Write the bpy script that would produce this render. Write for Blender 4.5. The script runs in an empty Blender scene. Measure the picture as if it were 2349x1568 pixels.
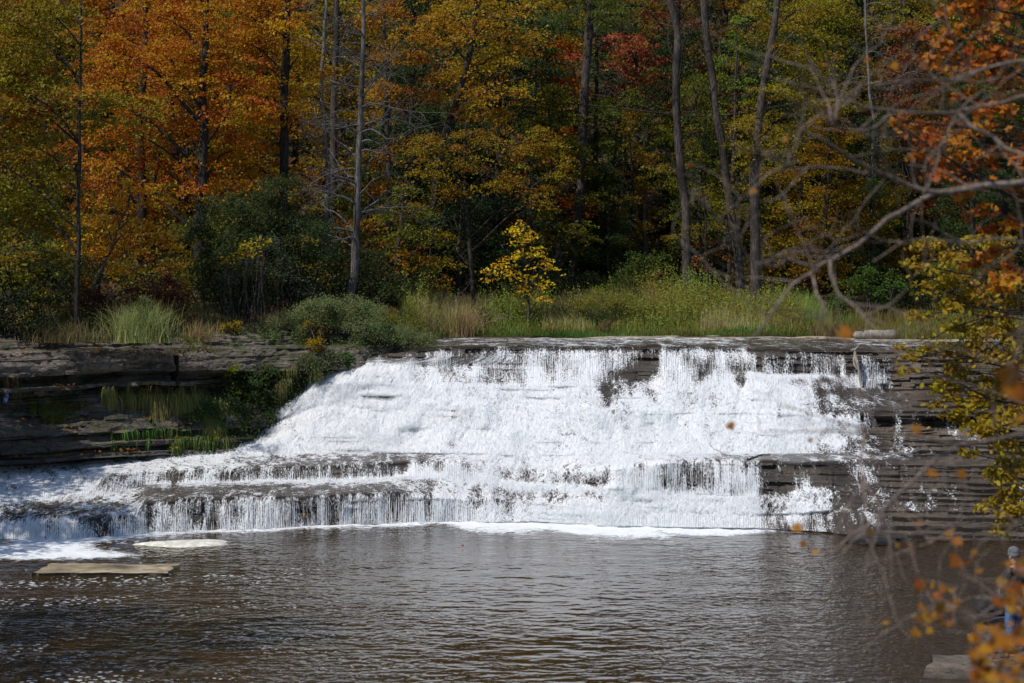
import bpy, math, random
import numpy as np
from mathutils import Vector

C = bpy.context.scene.collection
scn = bpy.context.scene
F, HOR, CX, CAMZ = 4893.0, 611.75, 1174.5, 6.5      # focal length and horizon measured on the photo, eye height in metres
rng = np.random.default_rng(11)
rnd = random.Random(5)

def P(x, y, Y):
    return np.array([(x-CX)/F*Y, Y, CAMZ-(y-HOR)/F*Y])

# ------------------------------------------------------------------ noise
def _h(ix, iy, iz, seed):
    n = (ix.astype(np.int64)*374761393 + iy.astype(np.int64)*668265263 + iz.astype(np.int64)*2147483647 + seed*1274126177) & 0xffffffff
    n = ((n ^ (n >> 13))*1274126177) & 0xffffffff
    n = ((n ^ (n >> 15))*2246822519) & 0xffffffff
    n = n ^ (n >> 16)
    return (n & 0xffffff)/float(0xffffff)
def vnoise(x, y, z=0.0, seed=0):
    x, y, z = np.broadcast_arrays(np.asarray(x, float), np.asarray(y, float), np.asarray(z, float))
    ix, iy, iz = np.floor(x), np.floor(y), np.floor(z)
    fx, fy, fz = x-ix, y-iy, z-iz
    fx, fy, fz = fx*fx*(3-2*fx), fy*fy*(3-2*fy), fz*fz*(3-2*fz)
    r = 0
    for a in (0, 1):
        for b in (0, 1):
            for c in (0, 1):
                w = (fx if a else 1-fx)*(fy if b else 1-fy)*(fz if c else 1-fz)
                r = r + w*_h(ix+a, iy+b, iz+c, seed)
    return r
def fbm(x, y, z=0.0, seed=0, octs=4, gain=.5):
    s, a, t = 0, 1.0, 0
    for i in range(octs):
        f = 2.03**i
        s = s + a*(vnoise(np.asarray(x)*f, np.asarray(y)*f, np.asarray(z)*f, seed+i*17)-.5)*2
        t += a; a *= gain
    return s/t
def hash1(i, seed=0):
    i = np.asarray(i, float)
    return _h(np.floor(i), np.zeros_like(i), np.zeros_like(i), seed)
def hash2(i, j, seed=0):
    i, j = np.broadcast_arrays(np.asarray(i, float), np.asarray(j, float))
    return _h(np.floor(i), np.floor(j), np.zeros_like(i), seed)
def sstep(a, b, x):
    t = np.clip((x-a)/(b-a), 0, 1)
    return t*t*(3-2*t)

# ------------------------------------------------------------------ mesh helpers
def mesh_np(name, verts, faces, attrs=None, smooth=False):
    """faces: one (M,k) array or a list of such arrays"""
    if not isinstance(faces, list): faces = [faces]
    faces = [np.asarray(f, np.int32) for f in faces if len(f)]
    me = bpy.data.meshes.new(name)
    verts = np.asarray(verts, np.float32)
    me.vertices.add(len(verts)); me.vertices.foreach_set('co', verts.ravel())
    nl = sum(f.size for f in faces); npoly = sum(len(f) for f in faces)
    me.loops.add(nl); me.polygons.add(npoly)
    me.loops.foreach_set('vertex_index', np.concatenate([f.ravel() for f in faces]))
    tot = np.concatenate([np.full(len(f), f.shape[1], np.int32) for f in faces])
    st = np.concatenate([[0], np.cumsum(tot)[:-1]]).astype(np.int32)
    me.polygons.foreach_set('loop_start', st)
    me.polygons.foreach_set('use_smooth', np.full(npoly, bool(smooth)))
    me.update(calc_edges=True)
    for k, v in (attrs or {}).items():
        v = np.asarray(v, np.float32)
        if v.ndim == 2:
            me.attributes.new(k, 'FLOAT_VECTOR', 'POINT').data.foreach_set('vector', v.ravel())
        else:
            me.attributes.new(k, 'FLOAT', 'POINT').data.foreach_set('value', v)
    return me
def link(name, me, mat=None, parent=None):
    o = bpy.data.objects.new(name, me); C.objects.link(o)
    if mat is not None: me.materials.append(mat)
    if parent is not None:
        o.parent = parent
        o.matrix_parent_inverse = parent.matrix_basis.inverted()
    return o
def tag(o, label=None, cat=None, group=None, kind=None):
    if label: o['label'] = label
    if cat: o['category'] = cat
    if group: o['group'] = group
    if kind: o['kind'] = kind
    return o
def empty(name, loc, label, cat, group=None):
    o = bpy.data.objects.new(name, None); C.objects.link(o)
    o.empty_display_size = .3; o.location = [float(v) for v in loc]
    return tag(o, label, cat, group)
def grid_faces(nr, nc):
    a = (np.arange(nr-1)[:, None]*nc + np.arange(nc-1)[None, :]).ravel()
    return np.stack([a, a+1, a+nc+1, a+nc], 1)

class Tubes:
    def __init__(s): s.v, s.f, s.n = [], [], 0
    def add(s, pts, radii, k=6):
        pts = np.asarray(pts, float); m = len(pts)
        radii = np.asarray(radii, float)
        t = np.gradient(pts, axis=0); t /= np.linalg.norm(t, axis=1)[:, None]+1e-9
        up = np.array([0.31, 0.77, 0.12])
        a = np.cross(t, up); a /= np.linalg.norm(a, axis=1)[:, None]+1e-9
        b = np.cross(t, a)
        ang = np.arange(k)/k*2*np.pi
        ring = pts[:, None, :] + radii[:, None, None]*(np.cos(ang)[None, :, None]*a[:, None, :] + np.sin(ang)[None, :, None]*b[:, None, :])
        s.v.append(ring.reshape(-1, 3))
        i = (np.arange(m-1)[:, None]*k + np.arange(k)[None, :]).ravel()
        j = (np.arange(m-1)[:, None]*k + ((np.arange(k)+1) % k)[None, :]).ravel()
        s.f.append(np.stack([i, j, j+k, i+k], 1)+s.n)
        s.n += m*k
    def mesh(s, name): return mesh_np(name, np.concatenate(s.v), np.concatenate(s.f), smooth=True)

def smooth_line(pts, n, jit=0.0, r=None):
    pts = np.asarray(pts, float)
    d = np.concatenate([[0], np.cumsum(np.linalg.norm(np.diff(pts, axis=0), axis=1))])
    t = np.linspace(0, d[-1], n)
    q = np.stack([np.interp(t, d, pts[:, i]) for i in range(3)], 1)
    for _ in range(2):
        q[1:-1] = (q[:-2]+2*q[1:-1]+q[2:])/4
    if jit:
        w = (r or rng).normal(size=q.shape)*jit
        for _ in range(2): w[1:-1] = (w[:-2]+w[1:-1]+w[2:])/2.2
        w[0] = 0
        q = q+w
    return q

# ------------------------------------------------------------------ materials
def mat(name):
    m = bpy.data.materials.new(name); m.use_nodes = True
    nt = m.node_tree; nt.nodes.clear()
    return m, nt, nt.nodes, nt.links
class N:
    """small node-graph helper"""
    def __init__(s, name):
        s.m, s.nt, s.n, s.l = mat(name)
    def new(s, t, **kw):
        n = s.n.new(t)
        for k, v in kw.items(): setattr(n, k, v)
        return n
    def put(s, sock, v):
        if hasattr(v, 'links') or hasattr(v, 'is_output'): s.l.new(v, sock)
        elif isinstance(v, (tuple, list)) and len(v) == 3 and sock.type == 'RGBA': sock.default_value = (*v, 1)
        else: sock.default_value = v
    def math(s, op, a, b=0.0, c=None, clamp=False):
        n = s.new('ShaderNodeMath', operation=op, use_clamp=clamp)
        s.put(n.inputs[0], a); s.put(n.inputs[1], b)
        if c is not None: s.put(n.inputs[2], c)
        return n.outputs[0]
    def mix(s, f, a, b, typ='RGBA', blend='MIX'):
        n = s.new('ShaderNodeMix', data_type=typ)
        if typ == 'RGBA': n.blend_type = blend; ia, ib, o = n.inputs[6], n.inputs[7], n.outputs[2]
        else: ia, ib, o = n.inputs[2], n.inputs[3], n.outputs[0]
        s.put(n.inputs[0], f); s.put(ia, a); s.put(ib, b)
        return o
    def noise(s, vec, scale=1.0, detail=4, rough=.55, dist=0.0, out='Fac'):
        n = s.new('ShaderNodeTexNoise')
        if vec is not None: s.l.new(vec, n.inputs['Vector'])
        n.inputs['Scale'].default_value = scale; n.inputs['Detail'].default_value = detail
        n.inputs['Roughness'].default_value = rough; n.inputs['Distortion'].default_value = dist
        return n.outputs[out]
    def vmul(s, vec, v):
        n = s.new('ShaderNodeVectorMath', operation='MULTIPLY')
        s.l.new(vec, n.inputs[0]); n.inputs[1].default_value = v
        return n.outputs[0]
    def attr(s, name, out='Fac'):
        n = s.new('ShaderNodeAttribute'); n.attribute_name = name
        return n.outputs[out]
    def pos(s): return s.new('ShaderNodeNewGeometry').outputs['Position']
    def obj(s): return s.new('ShaderNodeTexCoord').outputs['Object']
    def ramp(s, f, a, b):
        n = s.new('ShaderNodeMapRange', interpolation_type='SMOOTHSTEP')
        s.put(n.inputs[0], f); s.put(n.inputs[1], a); s.put(n.inputs[2], b)
        return n.outputs[0]
    def bump(s, h, dist=.02, strength=1.0, normal=None):
        n = s.new('ShaderNodeBump'); s.put(n.inputs['Height'], h)
        n.inputs['Distance'].default_value = dist; n.inputs['Strength'].default_value = strength
        if normal is not None: s.l.new(normal, n.inputs['Normal'])
        return n.outputs['Normal']
    def principled(s, color, rough=.6, normal=None, spec=.5, ior=1.45, trans=None):
        n = s.new('ShaderNodeBsdfPrincipled')
        s.put(n.inputs['Base Color'], color); s.put(n.inputs['Roughness'], rough)
        s.put(n.inputs['Specular IOR Level'], spec); n.inputs['IOR'].default_value = ior
        if normal is not None: s.l.new(normal, n.inputs['Normal'])
        return n.outputs[0]
    def mixsh(s, f, a, b):
        n = s.new('ShaderNodeMixShader'); s.put(n.inputs[0], f); s.l.new(a, n.inputs[1]); s.l.new(b, n.inputs[2])
        return n.outputs[0]
    def out(s, sh):
        o = s.new('ShaderNodeOutputMaterial'); s.l.new(sh, o.inputs['Surface']); return s.m

def leaf_material(name, hue=.036, val=.34, transl=.48, mul=.74):
    g = N(name)
    col = g.new('ShaderNodeObjectInfo').outputs['Color']
    r, c = g.attr('leafrnd'), g.attr('clump')
    hsv = g.new('ShaderNodeHueSaturation')
    h = g.math('ADD', g.math('MULTIPLY', g.math('SUBTRACT', r, .5), hue), g.math('MULTIPLY_ADD', g.math('SUBTRACT', c, .5), hue*1.7, .5))
    g.put(hsv.inputs['Hue'], h)
    g.put(hsv.inputs['Value'], g.math('ADD', g.math('MULTIPLY_ADD', r, val, 1-val*.6), g.math('MULTIPLY', c, .25)))
    g.put(hsv.inputs['Color'], g.mix(1.0, col, (mul, mul, mul), 'RGBA', 'MULTIPLY'))
    d = g.principled(hsv.outputs[0], .55, spec=.25)
    t = g.new('ShaderNodeBsdfTranslucent'); g.l.new(hsv.outputs[0], t.inputs['Color'])
    return g.out(g.mixsh(transl, d, t.outputs[0]))

def bark_material(name, a, b, scale=7.0, moss=None):
    g = N(name)
    p = g.pos()
    n1 = g.noise(g.vmul(p, (3, 3, .55)), scale, 6, .65)
    n2 = g.noise(p, .9, 3)
    col = g.mix(g.ramp(n1, .35, .68), a, b)
    col = g.mix(g.ramp(n2, .45, .75), col, tuple(v*.6 for v in a))
    if moss: col = g.mix(g.ramp(g.noise(p, 1.7, 4), .55, .72), col, moss)
    return g.out(g.principled(col, .9, g.bump(n1, .03, .9), spec=.2))

M = {}
M['leaf'] = leaf_material('leaf')
M['leaf_mixed'] = leaf_material('leaf_mixed', .022, .5)
M['needle'] = leaf_material('needle', .02, .5, .15)
M['grass'] = leaf_material('grass_blade', .07, .6, .3, .95)
M['bark_grey'] = bark_material('bark_grey', (.042, .038, .035), (.155, .142, .134), moss=(.085, .085, .066))
M['bark_pale'] = bark_material('bark_pale', (.08, .074, .068), (.22, .205, .19))
M['bark_brown'] = bark_material('bark_brown', (.028, .022, .018), (.105, .086, .074))
M['bark_dark'] = bark_material('bark_dark', (.015, .012, .01), (.06, .048, .04))
M['twig'] = bark_material('twig', (.13, .095, .078), (.30, .24, .20), 12)
M['driftwood'] = bark_material('driftwood', (.17, .145, .12), (.36, .32, .28), 5)

def rock_material(name, dry_a, dry_b, moss=0.0, warm=None):
    g = N(name)
    p = g.pos()
    strat = g.noise(g.vmul(p, (.9, .9, 7)), 1.6, 7, .72, .5)
    blot = g.noise(p, 1.1, 5, .6)
    fine = g.noise(g.vmul(p, (1, 1, 2.5)), 14, 6, .7)
    col = g.mix(g.ramp(strat, .32, .66), dry_a, dry_b)
    col = g.mix(g.ramp(blot, .4, .72), col, tuple(v*.62 for v in dry_a))
    col = g.mix(g.math('MULTIPLY', g.ramp(fine, .55, .75), .5), col, tuple(v*1.25 for v in dry_b))
    if warm: col = g.mix(g.ramp(g.noise(p, .6, 3), .56, .75), col, warm)
    if moss > 0:
        mo = g.math('MULTIPLY', g.ramp(g.noise(p, 1.9, 5, .65), .62-moss*.2, .72-moss*.2), g.attr('moss'))
        col = g.mix(mo, col, g.mix(g.noise(p, 9, 3), (.012, .022, .004), (.055, .08, .012)))
    wet = g.attr('wet')
    col = g.mix(wet, col, g.mix(.62, col, (.012, .011, .011)))
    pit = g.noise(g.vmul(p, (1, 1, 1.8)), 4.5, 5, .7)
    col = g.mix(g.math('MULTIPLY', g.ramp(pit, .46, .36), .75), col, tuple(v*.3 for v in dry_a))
    h = g.math('ADD', g.math('ADD', g.math('MULTIPLY', strat, .6), g.math('MULTIPLY', fine, .5)), g.math('MULTIPLY', pit, .7))
    rough = g.mix(wet, .88, g.math('MULTIPLY_ADD', fine, .5, .12), 'FLOAT')
    spec = g.mix(wet, .25, .6, 'FLOAT')
    return g.out(g.principled(col, rough, g.bump(h, .09, .9), spec=spec))
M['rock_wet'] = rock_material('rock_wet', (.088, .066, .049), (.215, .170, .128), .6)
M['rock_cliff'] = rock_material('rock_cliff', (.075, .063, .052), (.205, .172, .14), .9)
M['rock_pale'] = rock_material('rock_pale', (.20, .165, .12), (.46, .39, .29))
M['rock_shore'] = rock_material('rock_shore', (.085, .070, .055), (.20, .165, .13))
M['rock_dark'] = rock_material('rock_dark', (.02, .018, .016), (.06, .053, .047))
# ------------------------------------------------------------------ the stepped rock bed of the falls, read as profiles (photo row, distance) from pool to upstream
PROF = {
 -420: [(1256,0),(1200,50.0),(1166,52),(1120,53.4),(1078,55.2),(1076,56.3),(1075,58),(1074,59),(1073,60),(1072,61),(1070,66)],
 0:    [(1238,0),(1196,51.1),(1158,52.6),(1100,54.8),(1069,55.8),(1067,57),(1066,58),(1065,59),(1064,60),(1063,61),(1062,66)],
 200:  [(1236,0),(1190,51.2),(1150,53.2),(1094,55.3),(1062,57.0),(1058,58.5),(1057,59.5),(1056,60),(1055,61),(1054,62),(1050,66)],
 305:  [(1226,0),(1183,52.0),(1122,55.2),(1090,55.7),(1053,57.5),(1042,58.6),(1038,59.4),(1036,60),(1034,61),(1030,62),(1026,66)],
 335:  [(1224,0),(1153,52.3),(1114,55.6),(1086,56.0),(1050,57.7),(1036,58.6),(1026,59.4),(1022,60),(1020,61),(1018,62),(1015,66)],
 600:  [(1213,0),(1143,53.1),(1108,55.9),(1077,56.2),(1046,58.0),(1012,58.9),(985,59.6),(960,60.1),(950,60.6),(945,61.5),(940,66)],
 720:  [(1208,0),(1139,53.5),(1106,55.9),(1073,56.3),(1044,58.0),(985,58.9),(930,59.5),(890,60.0),(868,60.5),(860,61.5),(855,66)],
 850:  [(1203,0),(1134,53.9),(1104,56.0),(1070,56.4),(1043,57.9),(985,58.6),(920,59.2),(865,59.8),(835,60.2),(813,60.7),(795,66)],
 950:  [(1200,0),(1136,54.3),(1096,56.0),(1062,56.5),(1043,57.6),(985,58.3),(925,59.0),(882,59.5),(840,60.0),(803,60.3),(782,68.2)],
 1040: [(1196,0),(1140,54.7),(1092,55.8),(1057,56.2),(1045,57.0),(985,57.8),(925,58.6),(884,59.3),(840,59.95),(800,60.2),(780,68.5)],
 1200: [(1198,0),(1155,54.85),(1118,55.35),(1082,55.9),(1048,56.55),(985,57.5),(930,58.4),(884,59.2),(840,59.85),(798,60.2),(779,68.5)],
 1350: [(1206,0),(1168,53.9),(1122,54.5),(1080,55.1),(1049,56.1),(985,57.1),(945,57.7),(880,58.7),(838,59.5),(798,60.2),(779,68.5)],
 1500: [(1212,0),(1185,53.3),(1122,54.2),(1060,54.5),(1046,56.0),(990,57.0),(940,57.7),(870,59.2),(838,59.6),(797,60.0),(778,68.6)],
 1540: [(1213,0),(1178,53.4),(1138,54.05),(1058,54.3),(1047,55.9),(990,56.9),(940,57.7),(880,58.8),(838,59.5),(798,60.0),(778,68.6)],
 1700: [(1215,0),(1182,53.2),(1138,53.9),(1060,54.2),(1047,55.8),(995,56.7),(935,57.8),(875,58.7),(850,59.5),(800,60.1),(779,68.5)],
 1760: [(1217,0),(1182,53.2),(1132,53.8),(1062,54.2),(1046,55.8),(1000,56.4),(930,57.5),(886,58.2),(860,59.5),(802,59.8),(779,68.3)],
 1900: [(1225,0),(1176,52.8),(1112,53.5),(1061,54.2),(1045,55.6),(995,56.3),(956,56.8),(892,58.2),(862,59.4),(804,59.8),(779,68.2)],
 2030: [(1243,0),(1182,51.6),(1112,53.0),(1061,54.0),(1043,55.4),(1003,56.2),(950,56.75),(893,59.4),(868,59.6),(808,59.9),(782,67.8)],
 2200: [(1246,0),(1184,51.4),(1112,52.8),(1062,53.8),(1043,55.2),(1003,56.0),(950,56.6),(891,59.2),(868,59.4),(812,59.7),(784,67.0)],
 2350: [(1247,0),(1186,51.3),(1112,52.6),(1064,53.6),(1043,55.0),(1003,55.9),(950,56.5),(890,59.0),(868,59.2),(812,59.6),(784,66.5)],
 2800: [(1250,0),(1188,51.0),(1114,52.4),(1066,53.4),(1045,54.8),(1003,55.7),(952,56.3),(890,58.8),(868,59.0),(812,59.4),(784,66.0)],
}
NS = 10
# water cover of each of the ten profile stretches (1 = thick white water, 0 = bare rock)
COV = {  # upstream stretch, last in each row: extra white stands in for sky glare
 -420: [.75,.35,.78,.75,.7,.5,.5,.5,.5,.5],
 0:    [.80,.42,.80,.72,.65,.5,.5,.5,.5,.5],
 200:  [.62,.40,.74,.62,.80,.9,.5,.5,.5,.5],
 305:  [.55,.42,.55,.58,.85,.9,.7,.5,.5,.5],
 335:  [.55,.28,.52,.55,.85,.9,.8,.6,.5,.5],
 600:  [.54,.24,.50,.52,.95,1.0,.95,.85,.7,.5],
 720:  [.53,.24,.42,.30,.90,.92,.90,.84,.70,.5],
 850:  [.56,.26,.42,.36,.92,.94,.94,.88,.72,.35],
 950:  [.54,.45,.62,.55,.92,.94,.94,.74,.58,.40],
 1040: [.60,.66,.66,.66,.90,.80,.88,.60,.54,.38],
 1200: [.70,.74,.76,.80,.92,.90,.90,.62,.53,.38],
 1350: [.86,.76,.70,.80,.92,.88,.84,.80,.72,.42],
 1500: [.90,.86,.64,.76,.92,.84,.72,.54,.52,.40],
 1540: [.80,.88,.58,.50,.92,.88,.84,.68,.64,.40],
 1700: [.66,.76,.54,.40,.92,.90,.84,.74,.62,.40],
 1760: [.52,.50,.36,.32,.72,.88,.80,.78,.50,.24],
 1900: [.37,.35,.26,.30,.46,.55,.42,.66,.48,.22],
 2030: [.22,.26,.24,.22,.26,.18,.22,.34,.38,.28],
 2200: [.05,.10,.08,.10,.10,.10,.10,.08,.08,.16],
 2350: [.04,.08,.06,.08,.08,.10,.08,.05,.05,.14],
 2800: [.0]*10,
}
# 1 = falling curtain (vertical strands), 0 = tumbling foam
CUR = [1,0,1,0,.2,.2,.35,.75,.95,.0]
xs_key = np.array(sorted(PROF))
ncol = 760
xs = np.concatenate([np.linspace(-420, 2450, ncol-60), np.linspace(2455, 2800, 60)])
npt = 11
seg_n = [72, 44, 52, 36, 40, 34, 34, 30, 34, 26]
def base_profiles():
    yk = np.array([[p[0] for p in PROF[k]] for k in xs_key], float)
    Yk = np.array([[p[1] for p in PROF[k]] for k in xs_key], float)
    Yk[:, 0] = CAMZ*F/(yk[:, 0]-HOR)                      # the first point lies on the pool
    y = np.stack([np.interp(xs, xs_key, yk[:, i]) for i in range(npt)], 1)
    Y = np.stack([np.interp(xs, xs_key, Yk[:, i]) for i in range(npt)], 1)
    return y, Y
yb, Yb = base_profiles()
Xw = lambda x, Y: (x-CX)/F*Y
Zw = lambda y, Y: CAMZ-(y-HOR)/F*Y
# broken, jointed lips: each profile point wanders in blocks along the fall
lipj = np.zeros((ncol, npt))
xm = (xs-CX)/F*57
for i in range(1, 10):
    w = {1: .22, 2: .22, 3: .24, 4: .30, 5: .35, 6: .35, 7: .35, 8: .25, 9: .22}[i]
    lipj[:, i] = w*(fbm(xm*.55, i*7.7, seed=40+i, octs=3) + .55*(hash1(xm/.62+i*3.1, 60+i)-.5))
wsm = sstep(-300, 100, xs)
Yb = Yb + lipj*wsm[:, None]
zb = Zw(yb, Yb-lipj*wsm[:, None])
zb[:, 9] += .05*fbm(xm*.9, 1.5, seed=48, octs=4)+.05*(hash1(xm/.45, 49)-.5)
zb[:, 3] += .05*fbm(xm*.9, 4.5, seed=46, octs=4)+.06*(hash1(xm/.55, 47)-.5)
zb[:, 1] += .06*fbm(xm*.9, 2.5, seed=44, octs=4)+.07*(hash1(xm/.5, 45)-.5)
t_s, seg_i, seg_f = [], [], []
for s in range(NS):
    n = seg_n[s]
    for k in range(n + (1 if s == NS-1 else 0)):
        seg_i.append(s); seg_f.append(k/n)
seg_i, seg_f = np.array(seg_i), np.array(seg_f)
Yp = Yb[:, seg_i]*(1-seg_f) + Yb[:, seg_i+1]*seg_f
Zp = zb[:, seg_i]*(1-seg_f) + zb[:, seg_i+1]*seg_f
Xp = np.repeat(xs[:, None], len(seg_i), 1)
Xp = (Xp-CX)/F*Yp
nrow = len(seg_i)
steep = np.abs(np.gradient(Zp, axis=1))/(np.hypot(np.gradient(Zp, axis=1), np.gradient(Yp, axis=1))+1e-6)
steep = sstep(.25, .8, steep)
for _ in range(3): steep[:, 1:-1] = (steep[:, :-2]+steep[:, 1:-1]+steep[:, 2:])/3
yn = HOR + (CAMZ-Zp)*F/Yp                                  # nominal photo row, used to place dry rock and thick water
xn = np.repeat(xs[:, None], nrow, 1)

def strata(X, Z, seed, th=.11, amp=.14):
    zz = Z + .05*fbm(X*.5, 3.3, seed=seed, octs=3)
    lay = np.floor(zz/th + .35*hash1(np.floor(zz/(th*2.3)), seed+1))
    blk = np.floor(X/(.35+.8*hash1(lay, seed+2)) + 9*hash1(lay, seed+3))
    return amp*(hash1(lay, seed+4)-.5) + amp*.9*(hash2(blk, lay, seed+5)-.5) + amp*.45*fbm(X*1.4, Z*3, seed=seed+6, octs=4)

right = sstep(1820, 2010, xn)
sd = strata(Xp, Zp, 100, .10, .16)
sd2 = strata(Xp, Zp, 300, .065, .22)
off = sd*(1-right) + sd2*right*1.25
RY = Yp - off*(.35+.65*steep) + .02
RZ = Zp + .05*fbm(Xp*.9, Yp*1.6, seed=9, octs=4)*(1-steep) - .03
# the right-hand ledges: layered stair with thin plates, an undercut below the wide shelf
stairs = right*sstep(1.0, 1.6, seg_i+seg_f)*0
thin = .115
q = np.floor(RZ/thin + .3*fbm(Xp*.25, 1.0, seed=77, octs=2))
fr = (RZ/thin + .3*fbm(Xp*.25, 1.0, seed=77, octs=2)) - q
rgt = right*(seg_i < 7)*np.clip(1.25-steep, 0, 1)
RZ = RZ + rgt*thin*(np.clip((fr-.45)/.55, 0, 1)**.8-fr)*.92
rec = hash2(np.floor(Xp*.35+hash1(q, 8)*5), q, 9)
recess = rgt*np.exp(-((fr-.62)/.16)**2)*(.05+.24*sstep(.25, .9, rec+.4*fbm(Xp*.8, q, seed=12, octs=3)))
RY = RY + recess - rgt*np.exp(-((fr-.98)/.1)**2)*.06
und = right*np.exp(-((yn-972)/16)**2)*(.35+.5*sstep(.4, .62, vnoise(Xp*.5, 2.2, seed=5)))
RY = RY + und*1.1
RZ = np.where((seg_i == 0)[None, :], RZ-.05*(1-seg_f)[None, :]*6, RZ)
RZ[:, 0] = -.6
rv = np.stack([Xp, RY, RZ], 2).reshape(-1, 3)
wet = 1-.6*right*sstep(1900, 2100, xn)
wet = wet*np.clip(.35+.9*vnoise(Xp*.6, Yp*.9, Zp*2, seed=31), 0, 1)
wet = np.maximum(wet, np.clip(recess*5, 0, .8))
wet = np.maximum(wet, (1-right)*.95)
wet = np.maximum(wet, steep*.72*(1-.75*sstep(1900, 2050, xn)))
mossy = np.clip(np.exp(-((xn-1780)/48)**2-((yn-1120)/60)**2)*3.5 + .6*np.exp(-((xn-1590)/40)**2-((yn-1100)/40)**2)
                + .35*sstep(2100, 2300, xn), 0, 1)
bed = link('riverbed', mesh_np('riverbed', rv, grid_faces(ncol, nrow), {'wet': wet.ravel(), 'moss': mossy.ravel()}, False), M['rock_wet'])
tag(bed, 'stepped layered grey brown rock ledges under and beside the waterfall', 'rock ledges', kind='structure')

# ------------------------------------------------------------------ falling water over the bed
covk = np.array([COV[k] for k in xs_key], float)
cseg = np.stack([np.interp(xs, xs_key, covk[:, i]) for i in range(NS)], 1)
cov = cseg[:, seg_i]
cur = np.array(CUR, float)[seg_i][None, :].repeat(ncol, 0)
cur = cur*np.where((seg_i <= 2)[None, :], 1-.8*np.exp(-((xn-1270)/190)**4), 1.0)
k = np.ones(9)/9
def smooth_rows(a, n=1):
    for _ in range(n):
        p = np.pad(a, ((0, 0), (4, 4)), mode='edge')
        a = sum(p[:, i:i+a.shape[1]] for i in range(9))/9
    return a
cov, cur = smooth_rows(cov), smooth_rows(cur)
# named thin spots and thick spots, (photo x, photo y, half width, half height, change of cover)
SPOTS = [(1075,850,14,34,-.34),(1120,868,18,22,-.30),(1160,858,25,30,-.22),(1010,840,55,40,-.06),
 (1380,905,36,34,-.55),(1410,880,26,34,-.46),(1445,885,20,28,-.42),(1485,835,26,40,-.46),(1460,850,30,36,-.28),
 (1620,850,14,24,-.42),(1600,860,12,30,-.36),(1700,880,14,22,-.42),(1690,850,24,20,-.28),(1580,905,14,26,-.30),
 (1270,1010,20,26,-.34),(1310,995,26,30,-.30),(1040,1020,14,24,-.40),(1005,1015,20,26,-.30),(960,1000,22,40,-.24),(1030,960,12,40,-.30),(985,930,14,40,-.26),(1065,1000,14,26,-.3),(1130,960,14,30,-.2),(1430,985,24,34,-.24),(1560,940,18,34,-.26),(1500,1000,26,26,-.2),(1640,930,18,24,-.24),(1250,930,16,30,-.22),(1225,985,16,24,-.22),
 (930,1062,18,12,-.45),(905,1060,8,10,-.4),(975,1060,14,10,-.4),
 (1250,1115,32,32,-.44),(1205,1105,36,42,-.32),(1150,1120,18,28,-.34),(1300,1090,16,22,-.3),(1180,1150,40,20,-.2),(1100,1130,16,30,-.3),(1400,1090,16,24,-.24),(1320,1140,30,16,-.24),(1190,1085,40,30,-.16),(1340,1115,34,34,-.46),(1365,1110,20,30,-.3),(1280,1130,18,30,-.3),
 (1590,1095,36,34,-.25),(1525,1100,10,30,-.45),(1660,1085,14,24,-.25),(1790,1125,24,44,-.10),(1712,1100,16,40,.14),(1745,1095,14,34,.12),(1640,1165,60,22,.16),(1560,1180,60,24,.12),(1690,1195,50,14,.18),(1600,1170,16,10,-.3),(1660,1185,12,8,-.3),(1720,1165,20,30,.12),
 (1740,830,6,28,-.75),(1860,835,8,25,-.3),(1950,830,10,30,-.4),(1880,900,30,14,-.35),(1820,880,22,10,-.3),(1885,875,22,10,-.5),(1940,905,60,10,-.2),
 (985,1165,10,30,-.4),(900,1165,30,30,-.1),(560,1170,60,40,-.03),(345,1180,14,30,-.2),
 (110,1215,20,20,-.35),(250,1210,10,16,-.3),(400,1110,10,10,-.45),(490,1110,12,8,-.3),
 (895,815,55,13,-.55),(1320,1010,150,60,.0),(1150,1000,120,60,.1),(1440,1020,60,50,.12),(800,980,120,60,.1),
 (1030,870,60,20,.1),(1810,864,110,7,.45),(1790,905,60,25,.25),(2000,870,40,10,.25),(1990,838,22,30,.22),
 (1850,1105,20,16,.20),(1838,1150,22,26,.20),(1818,1188,28,24,.24),(1880,1180,10,30,.22),(1690,1110,30,28,.32),(1620,1180,80,26,.25),(1680,1175,70,26,.14),
 (1990,970,14,24,.30),(2058,975,10,22,.28),(2190,990,18,34,.38),(2060,1010,12,40,.22),(1960,985,8,20,.24),(1870,1075,10,16,.25),
 (1900,960,60,6,.25),(1800,1000,80,40,.12),(1850,1020,60,18,.14),(1925,1010,40,30,.08),
 (150,1130,130,30,.12),(60,1220,70,20,.15)]
for (sx, sy, rx, ry, a) in SPOTS:
    cov = cov + .72*a*np.exp(-((xn-sx)/rx)**2-((yn-sy)/ry)**2)
# white churn where each drop lands
for i, amt in ((2, .42), (4, .16)):
    yy = yb[:, i][:, None]
    cov = cov + amt*np.exp(-((yn-yy)/9)**2)*(sstep(300, 420, xn)*(1-sstep(1500, 1700, xn)))*sstep(.0, .3, 1.0-steep+.3)
cov = cov + cur*(.15*fbm(Xp*.9, 3.3, seed=73, octs=3)+.12*fbm(Xp*3.1, Yp*.3, seed=74, octs=2)) - .10*cur
cov = cov + .16*fbm(Xp*1.1, Yp*.9+Zp*1.0, seed=71, octs=4) + .10*fbm(Xp*4, Yp*1.5+Zp*1.2, seed=72, octs=3)
cov = cov - .22*np.exp(-((seg_i+seg_f-8.95)/.16)**2)[None, :]
_ft = np.cumsum(np.pad(np.hypot(np.diff(Yp, axis=1), np.diff(Zp, axis=1)), ((0, 0), (1, 0))), 1)
_sx = Xp + .55*sstep(1250, 700, xn)*_ft
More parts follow.
